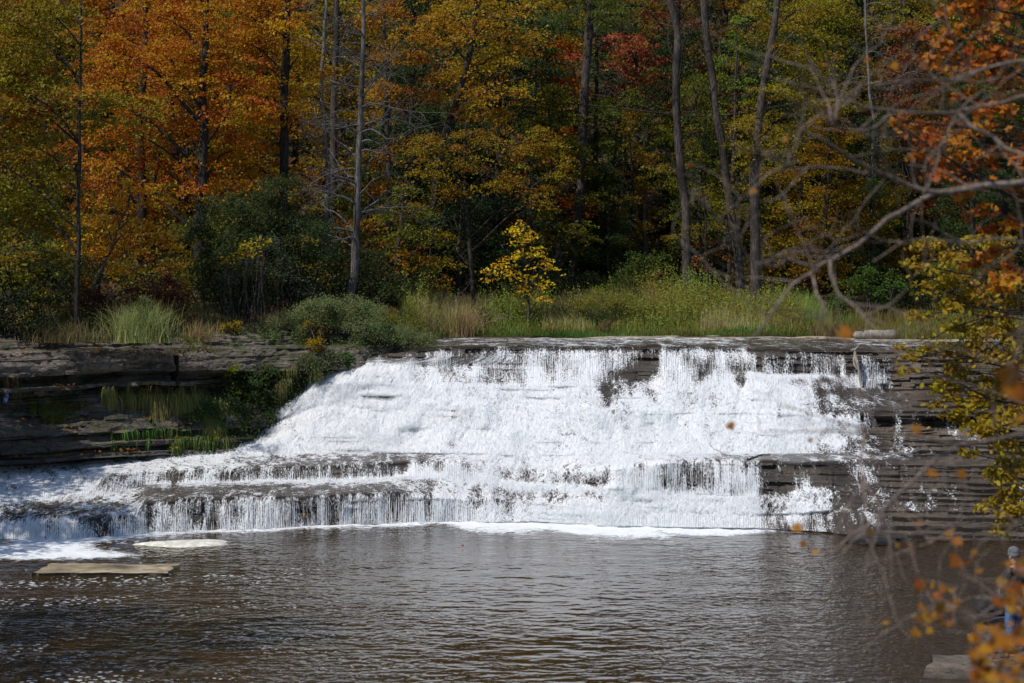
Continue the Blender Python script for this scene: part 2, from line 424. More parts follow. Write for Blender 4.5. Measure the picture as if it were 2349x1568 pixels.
cov = np.where(cov > .74, .74+(cov-.74)*.55, cov) + (.28*fbm(_sx*2.6, _ft*.55, seed=75, octs=4, gain=.6)+.10*fbm(_sx*7, _ft*1.6, seed=76, octs=3))*(cov > .3)*np.clip(1.15-cur, 0, 1)
cov = np.clip(cov, 0, .87)
film = np.clip(1.1-steep*1.3, 0, 1)*(1-sstep(1960, 2060, xn)*.7)
# water surface: rounded over the lips, lumpy where it tumbles
WY, WZ = smooth_rows(Yp-.35*off*0, 1), smooth_rows(Zp, 1)
flow0 = np.cumsum(np.pad(np.hypot(np.diff(Yp, axis=1), np.diff(Zp, axis=1)), ((0, 0), (1, 0))), 1)
def smooth_cols(a, n=2, w_=13):
    h = w_//2
    for _ in range(n):
        p_ = np.pad(a, ((h, h), (0, 0)), mode='edge'); a = sum(p_[i:i+a.shape[0]] for i in range(w_))/w_
    return a
_b = np.clip((1-cur)*1.2, 0, 1)*np.clip(cov*1.6-.3, 0, 1)
WY, WZ = WY*(1-_b)+smooth_cols(WY)*_b, WZ*(1-_b)+smooth_cols(WZ)*_b
RYs = RY*(1-_b)+(smooth_cols(RY)-.04)*_b
lump = .62*fbm(Xp*3.4+.9*sstep(1250, 700, xn)*flow0, flow0*.75, seed=55, octs=5, gain=.6)+.5*fbm(Xp*2.0, flow0*1.5, seed=58, octs=5, gain=.6)
ridge = fbm(Xp*.9+.35*flow0, flow0*.55, seed=57, octs=3)
lump2 = fbm(Xp*9, (WY+WZ)*1.2, seed=56, octs=3)
thick = .07 + .10*np.clip(cov, 0, 1)
tumb = (1-cur)
WY = WY - steep*(thick + (.34*lump + 0.62*np.clip(ridge, -.4, 1))*(.25+.75*tumb)*np.clip(cov, 0, 1) + .06*lump2*cur) - (1-steep)*.02
WZ = WZ + (1-steep)*(.045 + .10*np.clip(lump+.15, -.15, 1)*cov*tumb) + .05*np.abs(lump)*steep*tumb
WY = np.minimum(WY, RYs-.03*steep*(cov > .25) + 10*(cov <= .25))
wv = np.stack([Xp, WY, WZ], 2)
flow_t = np.cumsum(np.pad(np.hypot(np.diff(Yp, axis=1), np.diff(Zp, axis=1)), ((0, 0), (1, 0))), 1)
flow_t = flow_t - flow_t[:, [int(np.argmax(seg_i == 4))]]
slant = .55*sstep(1250, 700, xn)*sstep(4, 5, seg_i+seg_f)*(1-sstep(8.0, 8.6, seg_i+seg_f))
flow = np.stack([Xp + slant*flow_t, flow_t, np.zeros_like(Xp)], 2)
keep_col = xs < 2460
wsel = np.where(keep_col)[0]
def foam_material():
    g = N('falling_water')
    fl = g.attr('flow', 'Vector')
    cov, cur, film = g.attr('cover'), g.attr('curtain'), g.attr('film')
    streak = g.math('ADD', g.math('MULTIPLY', g.noise(g.vmul(fl, (4.2, .40, 1)), 1.0, 6, .72, .5), .6), g.math('MULTIPLY', g.noise(g.vmul(fl, (17, .9, 1)), 1.0, 4, .6, .3), .4))
    broad = g.noise(g.vmul(fl, (2.2, .9, 1)), 1.0, 3, .5, .6)
    lace = g.noise(g.vmul(fl, (3.4, 2.1, 1)), 1.0, 7, .68, 1.3)
    drops = g.noise(g.vmul(fl, (26, 15, 1)), 1.0, 3, .6, .4)
    vo = g.new('ShaderNodeTexVoronoi'); vo.feature = 'DISTANCE_TO_EDGE'; vo.inputs['Scale'].default_value = 1.0
    wv = g.new('ShaderNodeVectorMath', operation='ADD'); g.l.new(g.vmul(fl, (6.5, 4.6, 1)), wv.inputs[0])
    g.l.new(g.vmul(g.noise(g.vmul(fl, (3, 2.4, 1)), 1.0, 4, .6, 0, 'Color'), (3.2, 3.2, 0)), wv.inputs[1]); g.l.new(wv.outputs[0], vo.inputs['Vector'])
    web = g.ramp(vo.outputs['Distance'], .42, .0)
    lace = g.math('ADD', g.math('MULTIPLY', lace, .72), g.math('MULTIPLY', web, .20))
    n = g.mix(cur, lace, streak, 'FLOAT')
    n = g.math('ADD', g.math('MULTIPLY', n, .46), g.math('ADD', g.math('MULTIPLY', drops, .32), g.math('MULTIPLY', broad, .22)))
    n = g.math('MULTIPLY_ADD', g.math('SUBTRACT', n, .5), 2.6, .5)
    thr = g.math('MULTIPLY_ADD', cov, -.74, .87)
    a = g.math('MULTIPLY_ADD', g.math('SUBTRACT', n, thr), 4.6, .5, clamp=True)
    hgt = g.math('ADD', g.math('MULTIPLY', n, .45), g.math('MULTIPLY', g.noise(g.vmul(fl, (20, 13, 1)), 1.0, 6, .75, .5), .5))
    white = g.principled((.85, .865, .885), .55, g.bump(hgt, .09, .9), spec=.3, ior=1.33)
    tr = g.new('ShaderNodeBsdfTranslucent'); tr.inputs['Color'].default_value = (.84, .87, .90, 1)
    white = g.mixsh(.18, white, tr.outputs[0])
    # clear brown water where it runs thin over flat rock, nothing but wet rock elsewhere
    rip = g.noise(g.vmul(fl, (3.0, 7.0, 1)), 1.0, 5, .6, .6)
    clear = g.principled((.060, .048, .039), .24, g.bump(rip, .05, .8), spec=.5, ior=1.33)
    tp = g.new('ShaderNodeBsdfTransparent').outputs[0]
    under = g.mixsh(g.math('MULTIPLY', film, .85), tp, clear)
    return g.out(g.mixsh(a, under, white))
M['falls'] = foam_material()
sub = lambda a: a[wsel]
falls = link('waterfall', mesh_np('waterfall', sub(wv).reshape(-1, 3), grid_faces(len(wsel), nrow),
   {'flow': sub(flow).reshape(-1, 3), 'cover': sub(cov).ravel(), 'curtain': sub(cur).ravel(), 'film': sub(film).ravel()}, True), M['falls'])
tag(falls, 'wide white waterfall pouring over stepped rock ledges into the pool', 'waterfall', kind='structure')

# strands: ribbons of white water following the flow, so the sheet has real depth and shadow
def strands(n, seed):
    r = np.random.default_rng(seed)
    colw = np.gradient((xs-CX)/F*57)
    c0 = r.integers(4, len(wsel)-4, n*6); r0 = r.integers(8, nrow-22, n*6)
    pr = np.clip((cov[c0, r0]-.30)/.50, 0, 1)**1.4*(.25+.75*steep[c0, r0])*(1-sstep(8.55, 8.9, (seg_i+seg_f)[r0]))
    k_ = r.random(n*6) < pr*.5
    c0, r0 = c0[k_][:n], r0[k_][:n]; n = len(c0)
    cu = cur[c0, r0]
    Ls = np.where(cu > .6, r.uniform(.12, .60, n), r.uniform(.06, .30, n))
    w0 = np.where(cu > .6, r.uniform(.0012, .0038, n)+.006*(r.random(n) > .95), r.uniform(.0018, .0058, n))
    off = r.random(n)**1.5*np.where(cu > .6, .05, .11)*np.clip(cov[c0, r0]*1.2, .2, 1)
    m = 6
    amp = np.where(cu > .6, .006, .022); ph = r.uniform(0, 6.28, n); fr_ = r.uniform(3, 9, n); drift = r.normal(size=n)*np.where(cu > .6, .04, .42)
    cen = np.zeros((n, m, 3))
    for j in range(n):
        tcol = flow_t[c0[j]]
        tt = flow_t[c0[j], r0[j]] - np.linspace(0, Ls[j], m)
        rows_ = np.interp(tt, tcol, np.arange(nrow))
        dX = -(slant[0, r0[j]] if slant.shape[0] == 1 else slant[c0[j], r0[j]])*(flow_t[c0[j], r0[j]]-tt) + drift[j]*(tt-tt[0])
        cc = np.clip(c0[j]+dX/colw[c0[j]], 1, len(wsel)-2)
        i0 = cc.astype(int); f_ = (cc-i0)[:, None]; q0 = np.clip(rows_.astype(int), 0, nrow-2); g_ = (rows_-q0)[:, None]
        cen[j] = (wv[i0, q0]*(1-f_)+wv[i0+1, q0]*f_)*(1-g_) + (wv[i0, q0+1]*(1-f_)+wv[i0+1, q0+1]*f_)*g_
    tau = np.linspace(0, 1, m)[None, :]
    arc = np.sin(np.pi*tau)
    cen[..., 0] += amp[:, None]*np.sin(ph[:, None]+fr_[:, None]*tau)
    cen[..., 1] -= .012+off[:, None]*(.35+.65*arc)
    cen[..., 2] += .010+off[:, None]*.55*arc
    w = w0[:, None]*np.sin(np.pi*np.clip(tau*.86+.07, 0, 1))
    ang = r.normal(size=n)*.5
    side = np.stack([np.cos(ang), np.sin(ang)*.8, np.sin(ang)*.4], 1)
    v = np.stack([cen-side[:, None]*w[..., None], cen+side[:, None]*w[..., None]], 2).reshape(-1, 3)
    f = np.array([[2*i, 2*i+1, 2*i+3, 2*i+2] for i in range(m-1)])
    return v, (np.arange(n)[:, None, None]*2*m+f[None]).reshape(-1, 4)
g = N('white_strands')
_p = g.principled((.86, .875, .89), .45, spec=.35, ior=1.33)
_t = g.new('ShaderNodeBsdfTranslucent'); _t.inputs['Color'].default_value = (.86, .88, .90, 1)
M['strand'] = g.out(g.mixsh(.42, _p, _t.outputs[0]))
v, f = strands(105000, 90)
def froth(n, seed):
    r = np.random.default_rng(seed)
    c = r.integers(2, len(wsel)-2, n*5); q_ = r.integers(4, nrow-26, n*5)
    k_ = r.random(n*5) < np.clip((cov[c, q_]-.42)/.42, 0, 1)**1.3*(1-.75*cur[c, q_])*(.3+.7*steep[c, q_])
    c, q_ = c[k_][:n], q_[k_][:n]; n = len(c)
    o_ = np.abs(r.normal(size=n))*.045*(.5+vnoise(Xp[c, q_]*1.3, flow_t[c, q_]*1.1, seed=95)*1.3)
    p_ = wv[c, q_]+np.stack([r.normal(size=n)*.025, -o_, o_*.5+r.normal(size=n)*.02], 1)
    base = np.array([[1,0,-.6],[-.6,.9,-.5],[-.6,-.9,-.5],[0,0,.9]])
    rot = r.uniform(0, 6.28, n); cs_, sn = np.cos(rot), np.sin(rot)
    bx = base[None, :, 0]*cs_[:, None]-base[None, :, 2]*sn[:, None]; bz = base[None, :, 0]*sn[:, None]+base[None, :, 2]*cs_[:, None]
    v = p_[:, None]+np.stack([bx, np.broadcast_to(base[None, :, 1], bx.shape), bz], 2)*r.uniform(.003, .0105, n)[:, None, None]
    f = np.array([[0,1,2],[0,3,1],[0,2,3],[1,3,2]])
    return v.reshape(-1, 3), (np.arange(n)[:, None, None]*4+f[None]).reshape(-1, 3)
v2, f2 = froth(120000, 96)
v_all = np.concatenate([v, v2]); f = [f, f2+len(v)]; v = v_all
so = link('foam', mesh_np('foam', v, f), M['strand'], falls); so['kind'] = 'stuff'

# spray thrown off the tumbling water: thousands of small drops
def drops_mesh(pts, r):
    base = np.array([[1,0,-.7],[-1,0,-.7],[0,1,.7],[0,-1,.7]], float)
    n = len(pts)
    v = pts[:, None, :] + base[None]*np.asarray(r)[:, None, None]
    f = np.array([[0,1,2],[0,3,1],[0,2,3],[1,3,2]])
    return v.reshape(-1, 3), (np.arange(n)[:, None, None]*4+f[None]).reshape(-1, 3)
sp = []
ci = rng.integers(0, len(wsel), 90000); ri = rng.integers(0, nrow, 90000)
edge = np.exp(-((cov[ci, ri]-.62)/.16)**2)*.5
left_fl = ((xn[ci, ri] < 900) & (xn[ci, ri] > 330) & (seg_i[ri] >= 4) & (seg_i[ri] < 9))
pr = edge*(steep[ci, ri]*.6+.15) + left_fl*.35 + (np.abs(yn[ci, ri]-yb[ci, 2])<10)*.1 + (seg_i[ri] == 0)*np.exp(-(yb[ci, 0]-yn[ci, ri])/14)*(cov[ci, ri] > .5)*.6
pr = pr*(xn[ci, ri] < 2000)
okk = rng.random(90000) < pr*.36
ci, ri = ci[okk], ri[okk]
pp = wv[ci, ri] + np.stack([rng.normal(size=len(ci))*.10, -np.abs(rng.normal(size=len(ci)))*.14, rng.normal(size=len(ci))*.09+.05], 1)
fl2 = left_fl[okk]
pp[fl2] += np.stack([-np.abs(rng.normal(size=fl2.sum()))*.22, -rng.random(fl2.sum())*.2, np.abs(rng.normal(size=fl2.sum()))*.16], 1)
v, f = drops_mesh(pp, rng.uniform(.003, .013, len(pp)))
g = N('spray_drops')
M['spray'] = g.out(g.principled((.85, .87, .89), .4, spec=.4, ior=1.33))
tag(link('spray', mesh_np('spray', v, f), M['spray']), 'white spray drops flying off the waterfall edge', 'spray', kind='stuff')

# ------------------------------------------------------------------ pool
def pool():
    X = np.concatenate([np.linspace(-30, -14.6, 30), np.linspace(-14.5, 15.5, 430), np.linspace(15.6, 26, 24)])
    Yv = np.concatenate([np.linspace(6, 31.6, 40), np.linspace(31.7, 55.4, 420)])
    XX, YY = np.meshgrid(X, Yv)
    z = .013*fbm(XX*1.3+.5*YY, YY*2.1, seed=3, octs=3) + .008*fbm(XX*3.1, YY*6.5, seed=4, octs=3)
    ybase = np.interp((XX/YY)*F+CX, xs_key, [CAMZ*F/(PROF[k2][0][0]-HOR) for k2 in xs_key])
    d = ybase-YY
    xd = XX/YY*F+CX; yd = HOR+CAMZ*F/YY
    strength = np.interp(xd, [-200,0,330,420,1000,1080,1400,1700,1780,1900,2400], [1,1,.9,.75,.85,1.5,1.6,1.1,.5,.25,.05])
    wob = 1+.9*fbm(XX*1.1, YY*.8, seed=14, octs=4)
    foam = strength*np.exp(-np.clip(d, 0, 9)/((.50+.62*strength**1.5)*np.clip(wob, .2, 2)))
    foam += 1.0*np.exp(-((xd-60)/150)**2-((yd-1262)/24)**2) - .75*np.exp(-((xd-10)/40)**2-((yd-1242)/14)**2)
    foam += .5*np.exp(-((xd-250)/110)**2-((yd-1275)/9)**2)
    foam += .12*np.exp(-((xd-500)/250)**2-((yd-1290)/40)**2)
    z += .05*np.clip(foam, 0, 1)*np.abs(fbm(XX*2.5, YY*3, seed=8, octs=4))
    z += .03*np.exp(-np.clip(d, 0, 9)/1.2)*fbm(XX*2, YY*4, seed=12, octs=3)
    v = np.stack([XX, YY, z], 2).reshape(-1, 3)
    return mesh_np('water', v, grid_faces(len(Yv), len(X)), {'foam': np.clip(foam, 0, 1.2).ravel(), 'calm': np.exp(-((xd-1330)/430)**2).ravel(), 'chop': (sstep(1.5, 5.5, XX-.12*(YY-40))*(1-sstep(46, 51, YY))).ravel()}, True)
def pool_material():
    g = N('pool_water')
    p = g.pos()
    rip = g.noise(g.vmul(p, (1.15, 1.0, 1)), 4.6, 1.8, .45, .35)
    rip2 = g.noise(g.vmul(p, (1.3, 1.0, 1)), 10, 2, .5, .3)
    swell = g.noise(g.vmul(p, (.25, .4, 1)), 1.0, 3, .5)
    calm = g.ramp(swell, .35, .68)
    h = g.math('ADD', g.math('MULTIPLY', rip, g.math('MULTIPLY_ADD', calm, .9, .55)), g.math('MULTIPLY', rip2, .17))
    h = g.math('MULTIPLY', h, g.math('MULTIPLY_ADD', g.attr('chop'), 1.3, .85))
    h = g.math('MULTIPLY', h, g.math('MULTIPLY_ADD', g.attr('calm'), -.74, 1.0))
    nrm = g.bump(h, .046, 1.0)
    water = g.principled((.034, .021, .0085), .05, nrm, spec=.5, ior=1.33)
    fo = g.attr('foam')
    n = g.noise(g.vmul(p, (1.5, 2.2, 1)), 2.6, 8, .76, 1.0)
    a1 = g.math('MULTIPLY_ADD', g.math('SUBTRACT', n, g.math('MULTIPLY_ADD', fo, -.66, .84)), 6.0, .5, clamp=True)
    # drifting bubbles: small round specks gathered in patches
    vo = g.new('ShaderNodeTexVoronoi'); g.l.new(g.vmul(p, (1.0, 1.15, 1)), vo.inputs['Vector']); vo.inputs['Scale'].default_value = 6.5
    g.put(vo.inputs['Randomness'], 1.0)
    patch = g.noise(g.vmul(p, (.22, .6, 1)), 1.0, 5, .6, .6)
    sep = g.new('ShaderNodeSeparateXYZ'); g.l.new(p, sep.inputs[0])
    lft = g.ramp(sep.outputs[0], 2.0, -9.0)
    size = g.math('MULTIPLY', g.ramp(patch, .42, .66), g.math('MULTIPLY_ADD', lft, .26, .14))
    a2 = g.math('MULTIPLY', g.ramp(vo.outputs['Distance'], size, g.math('SUBTRACT', size, .10)), g.math('GREATER_THAN', size, .06))
    a = g.math('MAXIMUM', a1, g.math('MULTIPLY', a2, .6))
    white = g.principled((.80, .82, .84), .5, g.bump(n, .08, .8), spec=.3, ior=1.33)
    return g.out(g.mixsh(a, water, white))
M['pool'] = pool_material()
tag(link('water', pool(), M['pool']), 'dark brown rippled pool below the waterfall', 'pool', kind='structure')
# pool floor so that nothing is hollow below
g = N('pool_floor')
M['mud'] = g.out(g.principled(g.mix(g.noise(g.pos(), 1.5, 5), (.03, .022, .014), (.09, .07, .05)), .9))
# ------------------------------------------------------------------ left cliff: stacked slabs along a curved plan line
CL_X = [-520, -200, 0, 200, 340, 500, 600, 720, 820, 880, 1010]
CL_Y = [53.6, 55.0, 55.8, 57.2, 58.4, 59.2, 59.8, 60.25, 60.6, 60.9, 63.5]
def cliff_Y(x): return np.interp(x, CL_X, CL_Y)
# (photo row at the left edge, how far it stands out in metres)
CLP = [(768,-1.3),(784,-.55),(787,-.42),(806,-.35),(809,-.05),(812,.10),(843,.34),(866,.40),(869,.02),(873,-.12),(884,-.15),(887,-.08),(888,.42),(897,.43),(899,-.25),
       (914,-.30),(918,-.05),(924,-.1),(938,-.02),(975,.42),(1003,.78),(1006,.60),(1022,.72),(1025,.98),(1036,1.0),(1038,.74),(1047,.85),(1049,1.2),(1057,1.22),(1060,.45),(1069,.4),(1092,.4)]
def cliff():
    xs2 = np.linspace(-520, 1010, 620)
    z_k = np.array([Zw(p[0], 55.8) for p in CLP]); d_k = np.array([p[1] for p in CLP])
    rows = []
    for i in range(len(CLP)-1):
        n = max(2, int(abs(z_k[i]-z_k[i+1])/.022))
        for j in range(n): rows.append((i, j/n))
    rows.append((len(CLP)-2, 1.0))
    ri = np.array([r[0] for r in rows]); rf = np.array([r[1] for r in rows])
    z = z_k[ri]*(1-rf)+z_k[ri+1]*rf; d = d_k[ri]*(1-rf)+d_k[ri+1]*rf
    Yc = cliff_Y(xs2); Xc = (xs2-CX)/F*Yc
    xx, zz = np.meshgrid(Xc, z, indexing='ij')
    # strata tilt and wander slightly
    zz2 = zz + .09*fbm(xx*.3, 5.5+zz*.4, seed=21, octs=4) + .045*fbm(xx*1.6, zz*2, seed=22, octs=4)
    zz2 = zz2 + .05*hash1((xx+.4*fbm(zz*2, 3.1, seed=23))/1.7, 24)*(zz > Zw(870, 55.8))
    dd = d[None, :].repeat(len(xs2), 0)
    taper = sstep(480, 640, xs2)[:, None]*(zz < Zw(900, 55.8))
    dd = dd*(1-.55*taper)
    lay = strata(xx, zz, 500, .095, .17)
    big = sstep(Zw(868, 55.8), Zw(864, 55.8), zz)*sstep(Zw(810, 55.8), Zw(818, 55.8), zz)
    lay = lay*(1-.65*big)
    # vertical joints in the thick slabs
    jn = xx/2.6+.25*fbm(zz*1.5, 1.0, seed=31, octs=2)+.3*hash1(np.floor(zz/.5), 32)
    fj = np.abs(jn-np.floor(jn)-.5)
    joint = (1-sstep(.0, .03, fj))*(hash1(np.floor(jn), 33) > .35)
    # missing chunks under the overhang
    chunk = sstep(.52, .66, vnoise(xx*.55, zz*1.2, seed=34))*np.exp(-((zz-Zw(884, 55.8))/.33)**2)
    dd = dd + lay*.85 - .30*joint - .55*chunk + .10*fbm(xx*.45, zz*.8, seed=35, octs=3) + .11*fbm(xx*1.7, zz*3.2, seed=37, octs=4) + .06*fbm(xx*5, zz*8, seed=36, octs=5, gain=.65)
    # ledge ends before the vegetation
    led = ((zz < Zw(886, 55.8)) & (zz > Zw(898.5, 55.8)))
    dd = np.where(led & (xs2[:, None] > 440), dd-.5, dd)
    # plan normal, pointing at the river
    tx, ty = np.gradient(Xc), np.gradient(Yc)
    L = np.hypot(tx, ty); nx, ny = ty/L, -tx/L
    vx = xx + nx[:, None]*dd; vy = Yc[:, None] + ny[:, None]*dd
    v = np.stack([vx, vy, zz2], 2).reshape(-1, 3)
    wet = .85*np.exp(-np.clip(zz-1.35, 0, 9)/.22) + .5*sstep(520, 800, xs2)[:, None]*sstep(Zw(830, 55.8), Zw(950, 55.8), zz)
    wet = np.clip(wet + .2*fbm(xx*.7, zz*1.3, seed=41), 0, 1)
    moss = np.clip(.18+.7*sstep(380, 560, xs2)[:, None]+.55*np.exp(-((zz-Zw(925, 55.8))/.22)**2)-.5*big + .25*fbm(xx*.5, zz, seed=42), 0, 1)
    return mesh_np('cliff', v, grid_faces(len(xs2), len(z)), {'wet': wet.ravel(), 'moss': moss.ravel()}, False)
tag(link('cliff', cliff(), M['rock_cliff']), 'low layered grey brown rock cliff on the left bank beside the waterfall', 'cliff', kind='structure')

# ------------------------------------------------------------------ wooded ground behind
ZTOP = float(Zw(786, 55.8))
def ystart(X):
    xl = np.interp(X, [(x-CX)/F*y for x, y in zip(CL_X[:-1], CL_Y[:-1])], np.array(CL_Y[:-1])+.75)
    r = 68.45 + .35*fbm(np.asarray(X)*.5, 2.0, seed=61, octs=3) - 1.9*sstep(8.5, 12, X)
    w = sstep(-4.0, -1.8, X)
    return xl*(1-w)+r*w
def G(X, Y):
    X, Y = np.asarray(X, float), np.asarray(Y, float)
    d = Y-ystart(X)
    w = sstep(-4.0, -1.8, X)
    z0 = ZTOP*(1-w)+4.21*w
    return (z0 + .035*np.clip(d, 0, 4) + (.09+.03*w)*np.clip(d-2.5, 0, 60) + .24*np.clip(Y-80, 0, 25) + .30*np.clip(Y-105, 0, 30)
            + .10*fbm(X*.35, Y*.35, seed=62, octs=3) + 1.5*sstep(14, 24, X)*0)
def ground():
    X = np.concatenate([np.linspace(-75, -17, 60), np.linspace(-16.6, 19, 220), np.linspace(19.5, 75, 56)])
    t = np.concatenate([[-.02, 0.0], np.linspace(.12, 14, 70), np.linspace(14.6, 130, 110)])
    XX = X[None, :].repeat(len(t), 0)
    YY = ystart(X)[None, :] + t[:, None]
    ZZ = G(XX, YY)
    ZZ[0] = 3.7*sstep(-4, -1.8, X) + (ZTOP-.5)*(1-sstep(-4, -1.8, X))
    return mesh_np('ground', np.stack([XX, YY, ZZ], 2).reshape(-1, 3), grid_faces(len(t), len(X)), None, True)
g = N('forest_floor')
p = g.pos()
fl_ = g.mix(g.ramp(g.noise(p, .8, 5), .35, .65), (.022, .018, .010), (.06, .042, .02))
fl_ = g.mix(g.ramp(g.noise(p, 6, 5), .55, .7), fl_, (.13, .055, .015))
fl_ = g.mix(g.ramp(g.noise(p, .35, 3), .5, .7), fl_, (.03, .045, .012))
M['floor'] = g.out(g.principled(fl_, .95, g.bump(g.noise(p, 8, 5), .08), spec=.1))
tag(link('ground', ground(), M['floor']), 'leaf covered forest floor rising behind the river', 'ground', kind='structure')

def hit(x, y, Y0=58.0, Y1=150.0):
    """where the sight line through photo point (x, y) meets the wooded ground"""
    Y = np.linspace(max(Y0, 54), Y1, 1500)
    X = (x-CX)/F*Y; z = CAMZ-(y-HOR)/F*Y
    ok = (z <= G(X, Y)) & (Y >= ystart(X))
    i = int(np.argmax(ok)) if ok.any() else 600
    return np.array([X[i], Y[i], float(G(X[i], Y[i]))])

# rock rim of the far bank: thin flat plates at the water's edge
def far_rim():
    X = np.linspace(-2.2, 17.5, 300)
    y0 = ystart(X)
    prof = [(-.45, 4.02), (-.42, 4.13), (-.30, 4.145), (-.28, 4.19), (-.1, 4.21), (.5, 4.235), (1.1, 4.20)]
    vs = []
    for i, (dy, z) in enumerate(prof):
        j = .26*(hash1(X/1.1+i*.37, 70+i)-.5)+.2*fbm(X*.9, i, seed=72, octs=3)
        vs.append(np.stack([X, y0+dy+j*(i < 5), np.full_like(X, z)+.06*fbm(X*.6, i*.2, seed=73, octs=4)], 1))
    v = np.stack(vs, 0).reshape(-1, 3)
    n = len(v)
    return mesh_np('rock_rim', v, grid_faces(len(prof), len(X)), {'wet': np.zeros(n), 'moss': np.full(n, .2)}, False)
tag(link('rock_rim', far_rim(), M['rock_pale']), 'thin pale rock rim along the far water edge above the falls', 'rock rim', kind='structure')

# ------------------------------------------------------------------ near right shore
SH_Y = np.array([6, 22, 30, 33.0, 34.2, 36.0, 38.2, 40.5, 42.5, 46, 54])
SH_X = np.array([7.0, 6.6, 6.4, 6.75, 7.35, 7.65, 8.0, 8.9, 9.7, 11.0, 13.0])
def shore_z(XX, YY):
    XX, YY = np.asarray(XX, float), np.asarray(YY, float)
    dx = XX-np.interp(YY, SH_Y, SH_X)
    ZZ = -.06+.16*np.clip(dx, -1, 1.6) + .06*fbm(XX*1.2, YY*1.2, seed=81, octs=4)*sstep(-.6, .5, dx) + .32*np.clip(dx-2.4, 0, 12) + .012*fbm(XX*6, YY*6, seed=82, octs=3)
    led = sstep(35.0, 34.75, YY + .25*fbm(XX*1.3, 1.0, seed=83))*sstep(33.6, 33.8, YY+.2*fbm(XX*1.1, 4.0, seed=84))
    return np.where(led > 0, np.maximum(ZZ, .16*led + .02*fbm(XX*2, YY*2, seed=85)*(dx > -.3)), ZZ)
def shore():
    # waterline of the shore, photo coordinates of its left edge
    Yv = np.concatenate([np.linspace(6, 31.8, 40), np.linspace(32, 44, 150), np.linspace(44.3, 54, 24)])
    w = np.concatenate([np.linspace(0, 4.5, 70), np.linspace(4.7, 40, 30)])
    e = np.interp(Yv, SH_Y, SH_X)
    XX = e[:, None] - .6 + w[None, :]
    YY = Yv[:, None].repeat(len(w), 1)
    ZZ = shore_z(XX, YY)
    v = np.stack([XX, YY, ZZ], 2).reshape(-1, 3)
    wet = np.clip(1-(ZZ-.02)/.10, 0, 1)*.9
    return mesh_np('shore', v, grid_faces(len(Yv), len(w)), {'wet': wet.ravel(), 'moss': np.zeros(wet.size)}, True)
tag(link('shore', shore(), M['rock_shore']), 'brown gravel shore with a flat ledge at the near right of the pool', 'shore', kind='structure')
# near bank below the viewpoint, out of frame, and the bed of the pool
def near_bank():
    X = np.linspace(-45, 8.5, 60); Yv = np.linspace(-14, 26, 40)
    XX, YY = np.meshgrid(X, Yv)
    ZZ = 4.9 - 5.6*sstep(3, 22, YY) + .1*fbm(XX*.5, YY*.5, seed=91)
    return mesh_np('bank', np.stack([XX, YY, ZZ], 2).reshape(-1, 3), grid_faces(40, 60), None, True)
tag(link('bank', near_bank(), M['floor']), 'leaf covered near bank under the viewpoint', 'bank', kind='structure')
fl = mesh_np('pool_bed', np.array([[-60, -15, -1.2], [60, -15, -1.2], [60, 60, -1.2], [-60, 60, -1.2]]), np.array([[0, 1, 2, 3]]))
tag(link('pool_bed', fl, M['mud']), 'muddy bed under the pool', 'pool bed', kind='structure')

def left_bank():
    Yv = np.linspace(8, 54.5, 60); w = np.linspace(0, 30, 40)
    e = -(.24*Yv+1.6)-.6*np.abs(fbm(Yv*.3, 2.0, seed=93))
    XX = e[:, None]-w[None, :]; YY = Yv[:, None].repeat(40, 1)
    ZZ = -.1+.3*np.clip(w, 0, 2)[None, :]+.12*np.clip(w-2, 0, 40)[None, :]+.08*fbm(XX*.6, YY*.6, seed=94)
    return mesh_np('bank', np.stack([XX, YY, ZZ], 2).reshape(-1, 3), grid_faces(60, 40), None, True)
tag(link('bank', left_bank(), M['floor']), 'wooded near left bank beside the pool', 'bank', kind='structure')
# ------------------------------------------------------------------ small solid pieces
M['rock_tan'] = rock_material('rock_tan', (.25, .20, .125), (.47, .39, .27))
def slab(name, x0, x1, y, Yd, depth, th, m, label, cat, seed, z=None):
    """flat broken stone plate: outline jittered, top uneven"""
    c0, c1 = P(x0, y, Yd), P(x1, y, Yd)
    n, mrow = 60, 14
    X = np.linspace(c0[0], c1[0], n)
    zt = c0[2] if z is None else z
    vs = []
    front = Yd - depth/2 + .10*fbm(X*1.4, 1, seed=seed, octs=4) + .05*(hash1(X/.4, seed+5)-.5)
    back = Yd + depth/2 + .18*fbm(X*1.1, 6, seed=seed+1, octs=4) - .15*(hash1(X/.7, seed+6)-.3)
    for i in range(mrow):
        if i == 0: yy, zz = front+.06, np.full(n, zt-th-.1)
        elif i == 1: yy, zz = front+.01, np.full(n, zt-th*.5)
        elif i == mrow-1: yy, zz = back, np.full(n, zt-th-.1)
        else:
            f = (i-2)/(mrow-4)
            yy = front*(1-f)+back*f
            zz = zt+.025*fbm(X*1.5, yy*2, seed=seed+2, octs=4)-.03*sstep(.3, .5, 1-abs(f-.5)*2)*0
            zz = zz - .08*(np.abs(np.linspace(-1, 1, n)) > .985)
        sh = .25*fbm(i*.45, 3.3, seed=seed+8)*np.array([1.0]) if i > 1 else .25*fbm(2*.45, 3.3, seed=seed+8)*np.array([1.0])
        e = np.linspace(-1, 1, n); vs.append(np.stack([X+sh*e**5-.16*(i/mrow)*np.sign(e)*np.abs(e)**5+.05*i/mrow, yy, zz], 1))
    v = np.stack(vs, 0).reshape(-1, 3)
    wt = np.where(np.arange(mrow) < 2, 1.0, 0)[:, None]+np.exp(-((np.linspace(-1, 1, n)-.1)/.38)**2)[None]*np.exp(-((np.arange(mrow)-8.5)/2.2)**2)[:, None]
    o = link(name, mesh_np(name, v, grid_faces(mrow, n), {'wet': np.clip(wt.ravel(), 0, 1), 'moss': np.zeros(len(v))}, False), m)
    return tag(o, label, cat)
